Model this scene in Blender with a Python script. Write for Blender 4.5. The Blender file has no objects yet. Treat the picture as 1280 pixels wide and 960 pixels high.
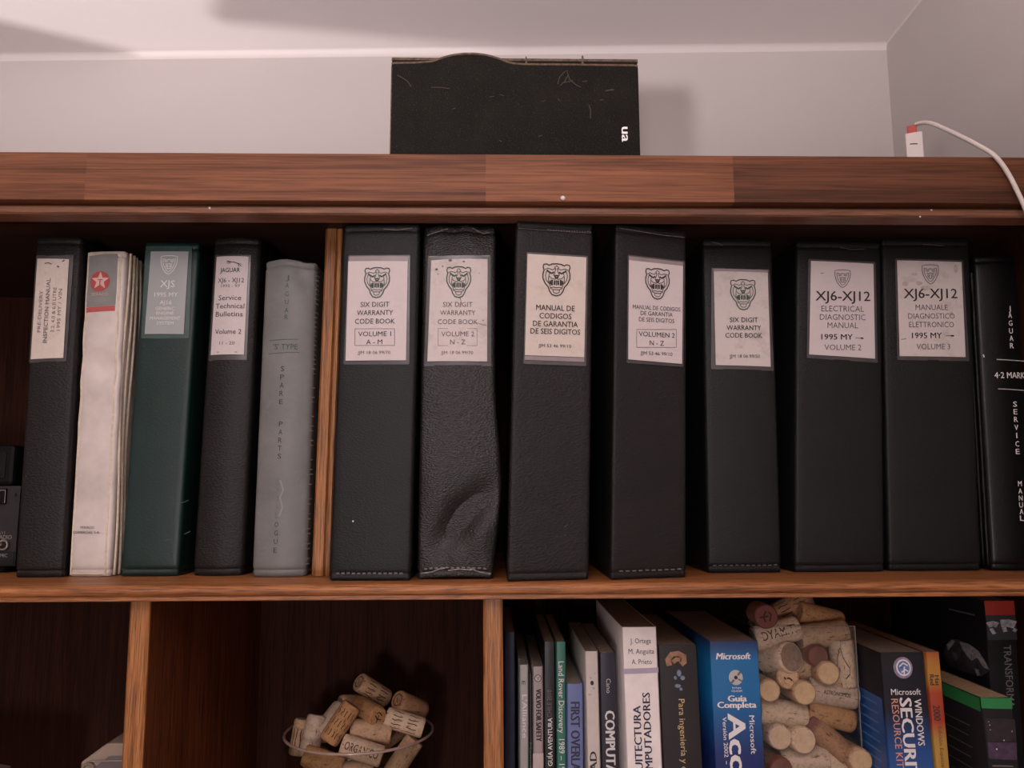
import bpy, bmesh, math, random
from mathutils import Vector, Matrix

# ------------------------------------------------------------------ camera, world, light, exposure
SC = bpy.context.scene
COL = SC.collection
Z0 = 1.72                      # height of the binder shelf above the floor
R_ = math.radians


def cam_axes(pitch, yaw, roll):
    p, y, r = R_(pitch), R_(yaw), R_(roll)
    f = Vector((math.sin(y) * math.cos(p), math.cos(y) * math.cos(p), math.sin(p)))
    rt = Vector((math.cos(y), -math.sin(y), 0))
    up = rt.cross(f)
    return rt * math.cos(r) + up * math.sin(r), up * math.cos(r) - rt * math.sin(r), f


FPX = 1000.0
CR, CU, CF = cam_axes(7.7, 1.2, -0.2)
CP = Vector((0, -0.71, Z0 + 0.0765))
cam_d = bpy.data.cameras.new('camera')
cam = bpy.data.objects.new('camera', cam_d)
COL.objects.link(cam)
cam_d.sensor_width = 36.0
cam_d.lens = 36.0 * FPX / 1280.0
cam_d.clip_start = 0.01
m = Matrix((CR, CU, -CF)).transposed().to_4x4()
m.translation = CP
cam.matrix_world = m
SC.camera = cam

SC.view_settings.view_transform = 'Standard'
SC.view_settings.look = 'None'
SC.view_settings.gamma = 1.0
SC.view_settings.use_curve_mapping = False
SC.view_settings.exposure = 0.0

world = bpy.data.worlds.new('world')
SC.world = world
world.use_nodes = True
world.node_tree.nodes['Background'].inputs[0].default_value = (0.02, 0.018, 0.018, 1)

KEY_POS = (-0.06, -1.10, Z0 + 0.62)
KEY_W = 9.0
FILL_POS = (-0.30, -2.05, Z0 - 0.22)
FILL_W = 34.0
KEY_RAD = 0.20
UP_POS = (-1.10, -1.00, Z0 + 0.12)    # added unseen lamp, its flaps shape the bright wedge on the ceiling
UP_W = 108.0
UP2_POS = (-0.38, -1.05, Z0 + 0.06)
UP2_W = 46.0
WARM = (1.0, 0.91, 0.93)


def lamp(name, loc, watts, radius, color, parent=None, cone=0):
    d = bpy.data.lights.new(name, 'SPOT' if cone else 'POINT')
    if cone:
        d.spot_size = R_(cone)
        d.spot_blend = .25
    d.energy = watts
    d.shadow_soft_size = radius
    d.color = color
    o = bpy.data.objects.new(name, d)
    COL.objects.link(o)
    o.location = loc
    if cone:
        o.rotation_euler = (math.pi, 0, 0)
    if parent:
        o.parent = parent
    return o


# ------------------------------------------------------------------ pixel rays (1280 x 960) to points of real surfaces
def ray(x, y):
    return CF + CR * ((x - 640) / FPX) - CU * ((y - 480) / FPX)


def at(x, y, Y):
    r = ray(x, y)
    return CP + r * ((Y - CP.y) / r.y)


def atz(x, y, Z):
    r = ray(x, y)
    return CP + r * ((Z - CP.z) / r.z)


# ------------------------------------------------------------------ materials
MATS = {}


def new_mat(name):
    mt = bpy.data.materials.new(name)
    mt.use_nodes = True
    nt = mt.node_tree
    b = nt.nodes['Principled BSDF']
    return mt, nt, b


def ramp(nt, stops, interp='LINEAR'):
    r = nt.nodes.new('ShaderNodeValToRGB')
    r.color_ramp.interpolation = interp
    el = r.color_ramp.elements
    while len(el) < len(stops):
        el.new(0.5)
    for e, (p, c) in zip(el, stops):
        e.position = p
        e.color = (*c, 1) if len(c) == 3 else c
    return r


def noise(nt, vec, scale, detail=3, rough=.55, dist=0):
    n = nt.nodes.new('ShaderNodeTexNoise')
    n.inputs['Scale'].default_value = scale
    n.inputs['Detail'].default_value = detail
    n.inputs['Roughness'].default_value = rough
    n.inputs['Distortion'].default_value = dist
    if vec is not None:
        nt.links.new(vec, n.inputs['Vector'])
    return n


def obj_coord(nt, scale=(1, 1, 1), loc=(0, 0, 0)):
    tc = nt.nodes.new('ShaderNodeTexCoord')
    mp = nt.nodes.new('ShaderNodeMapping')
    mp.inputs['Scale'].default_value = scale
    mp.inputs['Location'].default_value = loc
    nt.links.new(tc.outputs['Object'], mp.inputs['Vector'])
    return mp.outputs['Vector']


def mix(nt, a, b, fac, mode='MIX'):
    mx = nt.nodes.new('ShaderNodeMix')
    mx.data_type = 'RGBA'
    mx.blend_type = mode
    for sock, v in ((mx.inputs[0], fac), (mx.inputs[6], a), (mx.inputs[7], b)):
        if hasattr(v, 'is_output'):
            nt.links.new(v, sock)
        else:
            sock.default_value = v if not isinstance(v, tuple) else (*v, 1)[:4]
    return mx.outputs[2]


def bump(nt, b, height, strength, dist=.001):
    bp = nt.nodes.new('ShaderNodeBump')
    bp.inputs['Strength'].default_value = strength
    bp.inputs['Distance'].default_value = dist
    nt.links.new(height, bp.inputs['Height'])
    nt.links.new(bp.outputs['Normal'], b.inputs['Normal'])


def plain(name, col, rough=.5, spec=.5, metal=0, vary=0.0, vscale=60, coat=0, emit=None):
    if name in MATS:
        return MATS[name]
    mt, nt, b = new_mat(name)
    b.inputs['Base Color'].default_value = (*col, 1)
    b.inputs['Roughness'].default_value = rough
    b.inputs['Specular IOR Level'].default_value = spec
    b.inputs['Metallic'].default_value = metal
    b.inputs['Coat Weight'].default_value = coat
    n = noise(nt, obj_coord(nt), vscale, 4, .6)
    lo = tuple(max(0, c * (1 - vary)) for c in col)
    hi = tuple(min(1, c * (1 + vary)) for c in col)
    r = ramp(nt, [(.3, lo), (.7, hi)])
    nt.links.new(n.outputs[0], r.inputs[0])
    nt.links.new(r.outputs[0], b.inputs['Base Color'])
    MATS[name] = mt
    return mt


def leather(name, col, grain=650, strength=.35, rough=.48, worn=None, spec=.5):
    mt, nt, b = new_mat(name)
    v = obj_coord(nt)
    n1 = noise(nt, v, 18, 4, .6)
    r = ramp(nt, [(.3, tuple(c * .8 for c in col)), (.72, tuple(c * 1.25 for c in col))])
    nt.links.new(n1.outputs[0], r.inputs[0])
    c = r.outputs[0]
    if worn:
        n2 = noise(nt, v, 30, 6, .75)
        r2 = ramp(nt, [(.56, (0, 0, 0)), (.74, (1, 1, 1))])
        nt.links.new(n2.outputs[0], r2.inputs[0])
        c = mix(nt, c, worn, r2.outputs[0])
    nt.links.new(c, b.inputs['Base Color'])
    b.inputs['Roughness'].default_value = rough
    b.inputs['Specular IOR Level'].default_value = spec
    vo = nt.nodes.new('ShaderNodeTexVoronoi')
    vo.inputs['Scale'].default_value = grain
    nt.links.new(obj_coord(nt, (.75, 1, 1.25)), vo.inputs['Vector'])
    bump(nt, b, vo.outputs['Distance'], strength, .0006)
    return mt


def wood(name, dark, light, axis, rough=.45, across=55, along=2.5, pore=.5, boards=None, board_axis=0, board_range=(0, 1), spec=.4, coat=0.0):
    mt, nt, b = new_mat(name)
    sc = [across] * 3
    sc[axis] = along
    vec = obj_coord(nt, tuple(sc))
    if boards:
        tc = nt.nodes.new('ShaderNodeTexCoord')
        sx = nt.nodes.new('ShaderNodeSeparateXYZ')
        nt.links.new(tc.outputs['Object'], sx.inputs[0])
        mr = nt.nodes.new('ShaderNodeMapRange')
        mr.inputs[1].default_value, mr.inputs[2].default_value = board_range
        nt.links.new(sx.outputs[board_axis], mr.inputs[0])
        br = ramp(nt, [(p, (g, g, g)) for p, g in boards], 'CONSTANT')
        nt.links.new(mr.outputs[0], br.inputs[0])
        ad = nt.nodes.new('ShaderNodeVectorMath')
        ad.operation = 'MULTIPLY_ADD'
        nt.links.new(br.outputs[0], ad.inputs[0])
        ad.inputs[1].default_value = (37, 53, 29)
        nt.links.new(vec, ad.inputs[2])
        vec = ad.outputs[0]
    n1 = noise(nt, vec, 1.0, 6, .62, .7)
    r1 = ramp(nt, [(.25, dark), (.48, tuple((a * .45 + c * .55) for a, c in zip(dark, light))), (.75, light)])
    nt.links.new(n1.outputs[0], r1.inputs[0])
    sc2 = [across * 9] * 3
    sc2[axis] = along * 9
    n2 = noise(nt, obj_coord(nt, tuple(sc2)), 1.0, 3, .6)
    r2 = ramp(nt, [(.34, (1 - pore,) * 3), (.56, (1, 1, 1))])
    nt.links.new(n2.outputs[0], r2.inputs[0])
    c = mix(nt, r1.outputs[0], r2.outputs[0], 1.0, 'MULTIPLY')
    if boards:
        tone = ramp(nt, [(0, (.60, .55, .52)), (1, (1.15, 1.12, 1.10))])
        nt.links.new(br.outputs[0], tone.inputs[0])
        c = mix(nt, c, tone.outputs[0], 1.0, 'MULTIPLY')
    nt.links.new(c, b.inputs['Base Color'])
    b.inputs['Roughness'].default_value = rough
    b.inputs['Specular IOR Level'].default_value = spec
    b.inputs['Coat Weight'].default_value = coat
    b.inputs['Coat Roughness'].default_value = .3
    bump(nt, b, n2.outputs[0], .25, .0005)
    return mt


def paper(name, col, stain=(.42, .34, .27), amount=.5, rough=.55, scale=45):
    mt, nt, b = new_mat(name)
    v = obj_coord(nt)
    n1 = noise(nt, v, scale, 6, .7)
    r = ramp(nt, [(.52, (0, 0, 0)), (.86, (amount,) * 3)])
    nt.links.new(n1.outputs[0], r.inputs[0])
    c = mix(nt, col, stain, r.outputs[0])
    nt.links.new(c, b.inputs['Base Color'])
    b.inputs['Roughness'].default_value = rough
    n2 = noise(nt, v, 120, 3, .6)
    bump(nt, b, n2.outputs[0], .12, .0008)
    return mt


def plaster(name, col):
    mt, nt, b = new_mat(name)
    v = obj_coord(nt)
    n1 = noise(nt, v, 2.2, 4, .6)
    r = ramp(nt, [(.3, tuple(c * .97 for c in col)), (.7, tuple(min(1, c * 1.02) for c in col))])
    nt.links.new(n1.outputs[0], r.inputs[0])
    nt.links.new(r.outputs[0], b.inputs['Base Color'])
    b.inputs['Roughness'].default_value = .85
    n2 = noise(nt, v, 140, 4, .6)
    bump(nt, b, n2.outputs[0], .06, .002)
    return mt


def clear(name, tint=(.95, .97, .97), gloss=.06):
    mt = bpy.data.materials.new(name)
    mt.use_nodes = True
    nt = mt.node_tree
    nt.nodes.clear()
    out = nt.nodes.new('ShaderNodeOutputMaterial')
    tr = nt.nodes.new('ShaderNodeBsdfTransparent')
    tr.inputs[0].default_value = (*tint, 1)
    gl = nt.nodes.new('ShaderNodeBsdfGlossy')
    gl.inputs['Roughness'].default_value = .04
    lw = nt.nodes.new('ShaderNodeLayerWeight')
    lw.inputs[0].default_value = .5
    pw = nt.nodes.new('ShaderNodeMath')
    pw.operation = 'POWER'
    pw.inputs[1].default_value = 4.0
    nt.links.new(lw.outputs['Facing'], pw.inputs[0])
    ma = nt.nodes.new('ShaderNodeMath')
    ma.operation = 'MULTIPLY_ADD'
    ma.inputs[1].default_value = .65
    ma.inputs[2].default_value = gloss * .5
    nt.links.new(pw.outputs[0], ma.inputs[0])
    mx = nt.nodes.new('ShaderNodeMixShader')
    nt.links.new(ma.outputs[0], mx.inputs[0])
    nt.links.new(tr.outputs[0], mx.inputs[1])
    nt.links.new(gl.outputs[0], mx.inputs[2])
    nt.links.new(mx.outputs[0], out.inputs[0])
    return mt


def cork_mat(name, base, dark, stain=None):
    mt, nt, b = new_mat(name)
    v = obj_coord(nt)
    n1 = noise(nt, v, 260, 5, .7)
    r = ramp(nt, [(.32, dark), (.5, base), (.8, tuple(min(1, c * 1.2) for c in base))])
    nt.links.new(n1.outputs[0], r.inputs[0])
    c = r.outputs[0]
    n3 = noise(nt, obj_coord(nt, (1, 1, .3)), 420, 2, .5)
    r3 = ramp(nt, [(.28, (.35, .25, .2)), (.38, (1, 1, 1))])
    nt.links.new(n3.outputs[0], r3.inputs[0])
    c = mix(nt, c, r3.outputs[0], 1.0, 'MULTIPLY')
    if stain:
        sx = nt.nodes.new('ShaderNodeSeparateXYZ')
        tc = nt.nodes.new('ShaderNodeTexCoord')
        nt.links.new(tc.outputs['Object'], sx.inputs[0])
        mr = nt.nodes.new('ShaderNodeMapRange')
        mr.inputs[1].default_value, mr.inputs[2].default_value = .014, .021
        nt.links.new(sx.outputs[2], mr.inputs[0])
        c = mix(nt, c, stain, mr.outputs[0])
    nt.links.new(c, b.inputs['Base Color'])
    b.inputs['Roughness'].default_value = .8
    bump(nt, b, n1.outputs[0], .3, .0008)
    return mt


OAK_V = wood('oak_upright', (.14, .034, .007), (.60, .250, .074), 2, across=150, along=3.2, pore=.75)
OAK_H = wood('oak_shelf', (.13, .030, .006), (.55, .215, .072), 0, across=130, along=4, pore=.75)
WALNUT = wood('walnut_fascia', (.066, .021, .009), (.300, .118, .056), 0, across=62, along=1.3, pore=.45, boards=[(0, .25), (.4545, .62), (.667, .97), (.798, .08)], board_range=(-1.13, .549), coat=.0, rough=.5, spec=.25)
WALNUT2 = wood('walnut_moulding', (.110, .042, .022), (.30, .130, .072), 0, across=60, along=3.0, pore=.4)
DARKWOOD = wood('shaded_stained_wood', (.022, .006, .003), (.054, .016, .008), 2, across=90, along=2.5, pore=.5, rough=.7, spec=.12)  # stained wood, colour lowered further to stand in for shade inside the shelves
SIDEWOOD = wood('shaded_oak_side', (.085, .022, .007), (.20, .060, .020), 2, across=95, along=2.5, pore=.7, rough=.65, spec=.15)  # partition sides darker than their oak edge strip, shade put into the colour
DARKWOOD_H = wood('dark_stained_board', (.022, .007, .004), (.050, .016, .008), 0, across=90, along=2.5, pore=.5, rough=.6)
WALL = plaster('wall_paint', (.56, .505, .485))
WALL_ROOM = plaster('room_paint', (.40, .35, .32))
CEIL = plaster('ceiling_paint', (.80, .73, .71))
TRIMW = plaster('white_trim_paint', (.70, .63, .605))
FLOORM = wood('floor_boards', (.16, .09, .05), (.33, .20, .12), 0, across=14, along=1, pore=.3)
PAGES = plain('page_edges', (.27, .22, .175), .85, .1, vary=.15, vscale=300)  # darker than paper: the shelf's shadow on book tops is in the colour
PAGES_T = plain('tan_page_edges', (.42, .29, .17), .85, .1, vary=.15, vscale=300)
INK = plain('black_ink', (.035, .030, .030), .6, .3)
INK_SOFT = plain('grey_ink', (.15, .125, .12), .6, .3)
INK_GREEN = plain('green_ink', (.055, .085, .060), .6, .3)
INK_WHITE = plain('white_ink', (.72, .69, .66), .6, .3)
INK_SILVER = plain('silver_ink', (.45, .43, .42), .5, .4)
INK_GOLD = plain('gold_ink', (.58, .42, .20), .5, .4)


# ------------------------------------------------------------------ mesh builder
class MB:
    def __init__(self):
        self.v, self.f, self.mi, self.mats = [], [], [], []

    def slot(self, mat):
        if mat not in self.mats:
            self.mats.append(mat)
        return self.mats.index(mat)

    def add(self, verts, faces, mat):
        o = len(self.v)
        s = self.slot(mat)
        self.v += [tuple(p) for p in verts]
        for f in faces:
            self.f.append([i + o for i in f])
            self.mi.append(s)
        return self

    def box(self, lo, hi, mat, M=None):
        x0, y0, z0 = lo
        x1, y1, z1 = hi
        vs = [Vector(p) for p in ((x0, y0, z0), (x1, y0, z0), (x1, y1, z0), (x0, y1, z0), (x0, y0, z1), (x1, y0, z1), (x1, y1, z1), (x0, y1, z1))]
        if M:
            vs = [M @ p for p in vs]
        return self.add(vs, [(3, 2, 1, 0), (4, 5, 6, 7), (0, 1, 5, 4), (1, 2, 6, 5), (2, 3, 7, 6), (3, 0, 4, 7)], mat)

    def prism(self, pts, axis_vec, mat):
        """closed polygon (list of Vector) swept along axis_vec"""
        n = len(pts)
        a = [Vector(p) for p in pts]
        bb = [p + Vector(axis_vec) for p in a]
        fs = [list(range(n))[::-1], list(range(n, 2 * n))]
        fs += [(i, (i + 1) % n, (i + 1) % n + n, i + n) for i in range(n)]
        return self.add(a + bb, fs, mat)

    def tube(self, pts, rad, mat, seg=10, cap=True):
        pts = [Vector(p) for p in pts]
        n = len(pts)
        rads = rad if isinstance(rad, (list, tuple)) else [rad] * n
        vs, fs = [], []
        ref = Vector((0, 0, 1))
        for i, p in enumerate(pts):
            t = (pts[min(i + 1, n - 1)] - pts[max(i - 1, 0)]).normalized()
            if abs(t.dot(ref)) > .95:
                ref = Vector((1, 0, 0)) if abs(t.x) < .9 else Vector((0, 1, 0))
            a = (ref - t * ref.dot(t)).normalized()
            ref = a
            b2 = t.cross(a)
            for k in range(seg):
                an = 2 * math.pi * k / seg
                vs.append(p + (a * math.cos(an) + b2 * math.sin(an)) * rads[i])
        for i in range(n - 1):
            for k in range(seg):
                k2 = (k + 1) % seg
                fs.append((i * seg + k, i * seg + k2, (i + 1) * seg + k2, (i + 1) * seg + k))
        if cap:
            fs.append(list(range(seg))[::-1])
            fs.append([(n - 1) * seg + k for k in range(seg)])
        return self.add(vs, fs, mat)

    def lathe(self, prof, mat, seg=32, M=None, close=False):
        """prof: list of (r, z)"""
        vs, fs = [], []
        n = len(prof)
        for r, z in prof:
            for k in range(seg):
                an = 2 * math.pi * k / seg
                p = Vector((r * math.cos(an), r * math.sin(an), z))
                vs.append(M @ p if M else p)
        rng = n if close else n - 1
        for i in range(rng):
            i2 = (i + 1) % n
            for k in range(seg):
                k2 = (k + 1) % seg
                fs.append((i * seg + k, i * seg + k2, i2 * seg + k2, i2 * seg + k))
        if not close:
            if prof[0][0] > 1e-6:
                fs.append(list(range(seg))[::-1])
            if prof[-1][0] > 1e-6:
                fs.append([(n - 1) * seg + k for k in range(seg)])
        return self.add(vs, fs, mat)

    def build(self, name, parent=None, smooth=None, bevel=0, loc=None, merge=False, seg=2):
        me = bpy.data.meshes.new(name)
        me.from_pydata(self.v, [], self.f)
        for mt in self.mats:
            me.materials.append(mt)
        me.polygons.foreach_set('material_index', self.mi)
        if merge:
            bm = bmesh.new()
            bm.from_mesh(me)
            bmesh.ops.remove_doubles(bm, verts=bm.verts, dist=1e-6)
            bm.to_mesh(me)
            bm.free()
        me.update()
        if smooth is not None:
            me.shade_smooth()
            me.set_sharp_from_angle(angle=R_(smooth))
        o = bpy.data.objects.new(name, me)
        COL.objects.link(o)
        if parent:
            o.parent = parent
        if loc is not None:
            o.location = loc
        if bevel:
            bv = o.modifiers.new('edge', 'BEVEL')
            bv.width = bevel
            bv.segments = seg
            bv.limit_method = 'ANGLE'
            bv.harden_normals = False
        return o


def thing(name, label, cat, loc=(0, 0, 0), rotz=0, group=None):
    o = bpy.data.objects.new(name, None)
    COL.objects.link(o)
    o.empty_display_size = .02
    o.location = loc
    o.rotation_euler = (0, 0, rotz)
    tag(o, label, cat, group)
    return o


def tag(o, label, cat, group=None):
    o['label'] = label
    o['category'] = cat
    if group:
        o['group'] = group
    return o


def struct(o):
    o['kind'] = 'structure'
    return o


# ------------------------------------------------------------------ lettering: glyph outlines as triangles in the unit box
_TXT = {}


def glyphs(s, bold=0.0, shear=0.0, space=1.0):
    k = (s, bold, shear, space)
    if k in _TXT:
        return _TXT[k]
    cu = bpy.data.curves.new('txt', 'FONT')
    cu.body = s
    cu.size = 1.0
    cu.shear = shear
    cu.space_character = space
    cu.resolution_u = 2
    o = bpy.data.objects.new('txt', cu)
    COL.objects.link(o)
    dg = bpy.context.evaluated_depsgraph_get()
    me = bpy.data.meshes.new_from_object(o.evaluated_get(dg))
    vs = [(p.co.x, p.co.y) for p in me.vertices]
    fs = [list(p.vertices) for p in me.polygons]
    bpy.data.objects.remove(o)
    bpy.data.meshes.remove(me)
    bpy.data.curves.remove(cu)
    x0, x1 = min(p[0] for p in vs), max(p[0] for p in vs)
    capped = any(ch.isupper() or ch.isdigit() for ch in s)
    y0, y1 = min(p[1] for p in vs), max(p[1] for p in vs)
    if capped:
        y0, y1 = 0.0, max(.70, min(y1, .75))
    vs = [((x - x0) / max(x1 - x0, 1e-6) - .5, (y - y0) / max(y1 - y0, 1e-6) - .5) for x, y in vs]
    if bold:
        n0, f0 = len(vs), list(fs)
        v0 = list(vs)
        asp = max((x1 - x0) / max(y1 - y0, 1e-6), .2)
        for sx in (-1, 1):
            o_ = len(vs)
            vs = vs + [(x + sx * bold * .8 / asp, y, .00007 * (sx + 2)) for x, y in v0]
            fs = fs + [[i + o_ for i in f] for f in f0]
    _TXT[k] = (vs, fs)
    return _TXT[k]


def strokes(lines, width):
    """flat ribbons along polylines in 2D -> verts, faces"""
    vs, fs = [], []
    for ln in lines:
        w = width
        if isinstance(ln, tuple) and isinstance(ln[0], list):
            ln, w = ln
        n = len(ln)
        o = len(vs)
        for i, p in enumerate(ln):
            p0, p1 = ln[max(i - 1, 0)], ln[min(i + 1, n - 1)]
            dx, dy = p1[0] - p0[0], p1[1] - p0[1]
            L = math.hypot(dx, dy) or 1
            nx, ny = -dy / L * w / 2, dx / L * w / 2
            vs += [(p[0] + nx, p[1] + ny), (p[0] - nx, p[1] - ny)]
        for i in range(n - 1):
            a = o + 2 * i
            fs.append((a, a + 1, a + 3, a + 2))
    return vs, fs


def mirror(l):
    return [(-x, y) for x, y in l]


def cat_head(simple=False):
    """snarling big cat face, frontal: ribbons and fills in a box x -1..1, y -1.25..1.1"""
    half = [(0, 1.06), (.3, 1.04), (.55, .93), (.72, 1.02), (.93, .98), (.98, .80), (.90, .58), (.98, .30), (.97, -.02), (.80, -.38), (.58, -.62), (.48, -.92), (.30, -1.16), (0, -1.24)]
    L = [(half, .085), (mirror(half), .085)]
    R = [
        [(.06, .74), (.30, .62), (.62, .72), (.84, .62)],
        [(0, .92), (.16, .80), (.06, .66), (.12, .45), (.22, .22)],
        ([(.18, .46), (.36, .36), (.62, .50), (.70, .60)], .12),
        [(.72, .50), (.80, .18), (.74, -.12), (.56, -.36)],
        [(.0, .02), (.14, -.06), (.40, .02), (.56, .20), (.50, .36)],
        ([(.0, .20), (.16, .22), (.08, .08), (0, .02)], .12),
        [(.56, .14), (.58, -.2), (.46, -.5)],
        ([(.12, -.14), (.14, -.46)], .13), ([(.32, -.10), (.33, -.50)], .15), ([(.46, -.16), (.44, -.42)], .10),
        [(0, -.66), (.18, -.62), (.40, -.66)],
        [(0, -.80), (.24, -.80), (.42, -.70), (.46, -.5)],
        [(.24, -.82), (.2, -1.0), (0, -1.06)],
    ]
    if simple:
        R = [R[0], R[2], R[3], R[4], R[7], R[11], ([(.0, .20), (.16, .22), (0, .02)], .12)]
    for s in R:
        if isinstance(s, tuple):
            L += [s, (mirror(s[0]), s[1])]
        else:
            L += [(s, .052), (mirror(s), .052)]
    L.append(([(0, -.12), (0, -.5)], .07))
    return strokes(L, .08)


def shield():
    half = [(0, 1.08), (.5, 1.06), (.95, .98), (.97, .4), (.86, -.1), (.6, -.7), (.3, -1.05), (0, -1.22)]
    L = [(half, .09), (mirror(half), .09)]
    inner = [(.62, .66), (.72, .72), (.70, .2), (.6, -.15), (.36, -.55), (.2, -.82), (0, -.9)]
    L += [(inner, .08), (mirror(inner), .08)]
    for s in ([(0, .62), (.3, .5), (.6, .66)], [(.15, .36), (.42, .3), (.55, .45)], [(0, .1), (.2, .0), (.42, .1)],
              [(.12, -.1), (.13, -.4)], [(.3, -.06), (.28, -.4)], [(0, -.55), (.24, -.5)]):
        L += [(s, .1), (mirror(s), .1)]
    return strokes(L, .1)


def leaper():
    body = [(-.95, .55), (-.70, .60), (-.45, .42), (-.15, .34), (.2, .22), (.5, .0), (.7, -.3)]
    L = [([(-1, .62), (-.78, .58)], .20), ([(-.8, .56), (-.45, .44), (-.1, .36), (.25, .16), (.45, -.02)], .17),
         ([(-.6, .46), (-.85, .2), (-1.0, .12)], .10), ([(-.45, .40), (-.62, .05), (-.8, -.05)], .10),
         ([(.35, .05), (.62, -.25), (.55, -.5), (.72, -.75)], .10), ([(.45, .0), (.8, -.3), (.85, -.55), (1.0, -.7)], .09),
         ([(.45, .06), (.75, -.02), (1.0, -.18)], .07)]
    return strokes(L, .1)


def disc(n=40, r=1.0):
    vs = [(0, 0)] + [(r * math.cos(2 * math.pi * k / n), r * math.sin(2 * math.pi * k / n)) for k in range(n)]
    return vs, [(0, 1 + k, 1 + (k + 1) % n) for k in range(n)]


def star5(r=1.0, q=.42):
    vs = [(0, 0)]
    for k in range(10):
        a = math.pi / 2 + k * math.pi / 5
        rr = r if k % 2 == 0 else q * r
        vs.append((rr * math.cos(a), rr * math.sin(a)))
    return vs, [(0, 1 + k, 1 + (k + 1) % 10) for k in range(10)]


# ------------------------------------------------------------------ a printed upright face (binder spine, book spine)
class Face:
    """local frame: u right, v up from the base, t outwards (towards the room). sh = sideways lean."""

    def __init__(self, org, yaw, sh, w, h, bulge=0.0, deform=None):
        self.o = Vector(org)
        self.yaw = yaw
        self.ux = Vector((math.cos(yaw), math.sin(yaw), 0))
        self.n = Vector((math.sin(yaw), -math.cos(yaw), 0))
        self.sh, self.w, self.h, self.bulge, self.deform = sh, w, h, bulge, deform

    def uv(self, px, py):
        r = ray(px, py)
        t = (self.o - CP).dot(self.n) / r.dot(self.n)
        d = CP + r * t - self.o
        return d.dot(self.ux) - self.sh * d.z, d.z

    def p(self, u, v, t=0.0):
        """local coordinates of the thing (x right, y into the shelf, z up)"""
        e = max(0.0, 1 - (2 * u / self.w) ** 2) * self.bulge
        du = dt = dv = 0
        if self.deform:
            du, dt, dv = self.deform(u, v)
        return Vector((u + du + self.sh * v, -(e + dt + t), v + dv))

    def quad(self, mb, corners, mat, t=.0004, th=.0003, nu=8, nv=8):
        """paper patch; corners TL, TR, BL, BR in u,v"""
        tl, tr, bl, br = [Vector(c) for c in corners]
        vs = []
        for j in range(nv + 1):
            for i in range(nu + 1):
                a, b = i / nu, j / nv
                q = bl.lerp(br, a).lerp(tl.lerp(tr, a), b)
                vs.append(self.p(q.x, q.y, t))
        fs = [(j * (nu + 1) + i, j * (nu + 1) + i + 1, (j + 1) * (nu + 1) + i + 1, (j + 1) * (nu + 1) + i) for j in range(nv) for i in range(nu)]
        mb.add(vs, fs, mat)
        # thin rim giving the sheet its thickness
        rim = [i for i in range(nu + 1)] + [(j + 1) * (nu + 1) - 1 for j in range(1, nv + 1)] + [nv * (nu + 1) + i for i in range(nu - 1, -1, -1)] + [j * (nu + 1) for j in range(nv - 1, 0, -1)]
        back = [vs[i] + Vector((0, th, 0)) for i in rim]
        n = len(rim)
        mb.add([vs[i] for i in rim] + back, [(i, i + n, (i + 1) % n + n, (i + 1) % n) for i in range(n)], mat)

    def flat(self, mb, geo, cu, cv, su, sv, mat, t=.0007, rot=0, k=None):
        vs, fs = geo
        out = []
        for q in vs:
            x, y = q[0], q[1]
            a, b = x * su, y * sv
            if rot == 90:
                a, b = -y * sv, x * su
            elif rot == -90:
                a, b = y * sv, -x * su
            if k:
                b += a * k
            out.append(self.p(cu + a, cv + b, t + (q[2] if len(q) > 2 else 0)))
        mb.add(out, fs, mat)

    def text(self, mb, s, cx, cy, w, h, mat, rot=0, bold=0.0, t=.0007, shear=0.0, space=1.0):
        cu, cv = self.uv(cx, cy)
        if rot == 0:
            su = self.uv(cx + w / 2, cy)[0] - self.uv(cx - w / 2, cy)[0]
            sv = self.uv(cx, cy - h / 2)[1] - self.uv(cx, cy + h / 2)[1]
        else:
            su = self.uv(cx, cy - w / 2)[1] - self.uv(cx, cy + w / 2)[1]
            sv = self.uv(cx + h / 2, cy)[0] - self.uv(cx - h / 2, cy)[0]
        self.flat(mb, glyphs(s, bold, shear, space), cu, cv, su, sv, mat, t, rot)

    def mark(self, mb, geo, cx, cy, w, h, mat, t=.0007, box=(2.0, 2.3)):
        cu, cv = self.uv(cx, cy)
        su = (self.uv(cx + w / 2, cy)[0] - self.uv(cx - w / 2, cy)[0]) / box[0]
        sv = (self.uv(cx, cy - h / 2)[1] - self.uv(cx, cy + h / 2)[1]) / box[1]
        self.flat(mb, geo, cu, cv, su, sv, mat, t)

    def rect(self, mb, x0, y0, x1, y1, mat, width=.0003, t=.0007):
        a = self.uv(x0, y0)
        b = self.uv(x1, y0)
        c = self.uv(x1, y1)
        d = self.uv(x0, y1)
        self.flat(mb, strokes([[a, b], [b, c], [c, d], [d, a]], width), 0, 0, 1, 1, mat, t)

    def line(self, mb, pts, mat, width=.0003, t=.0007):
        self.flat(mb, strokes([[self.uv(*p) for p in pts]], width), 0, 0, 1, 1, mat, t)

    def px_quad(self, mb, pts, mat, t=.0004, **k):
        self.quad(mb, [self.uv(*p) for p in pts], mat, t, **k)


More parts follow.
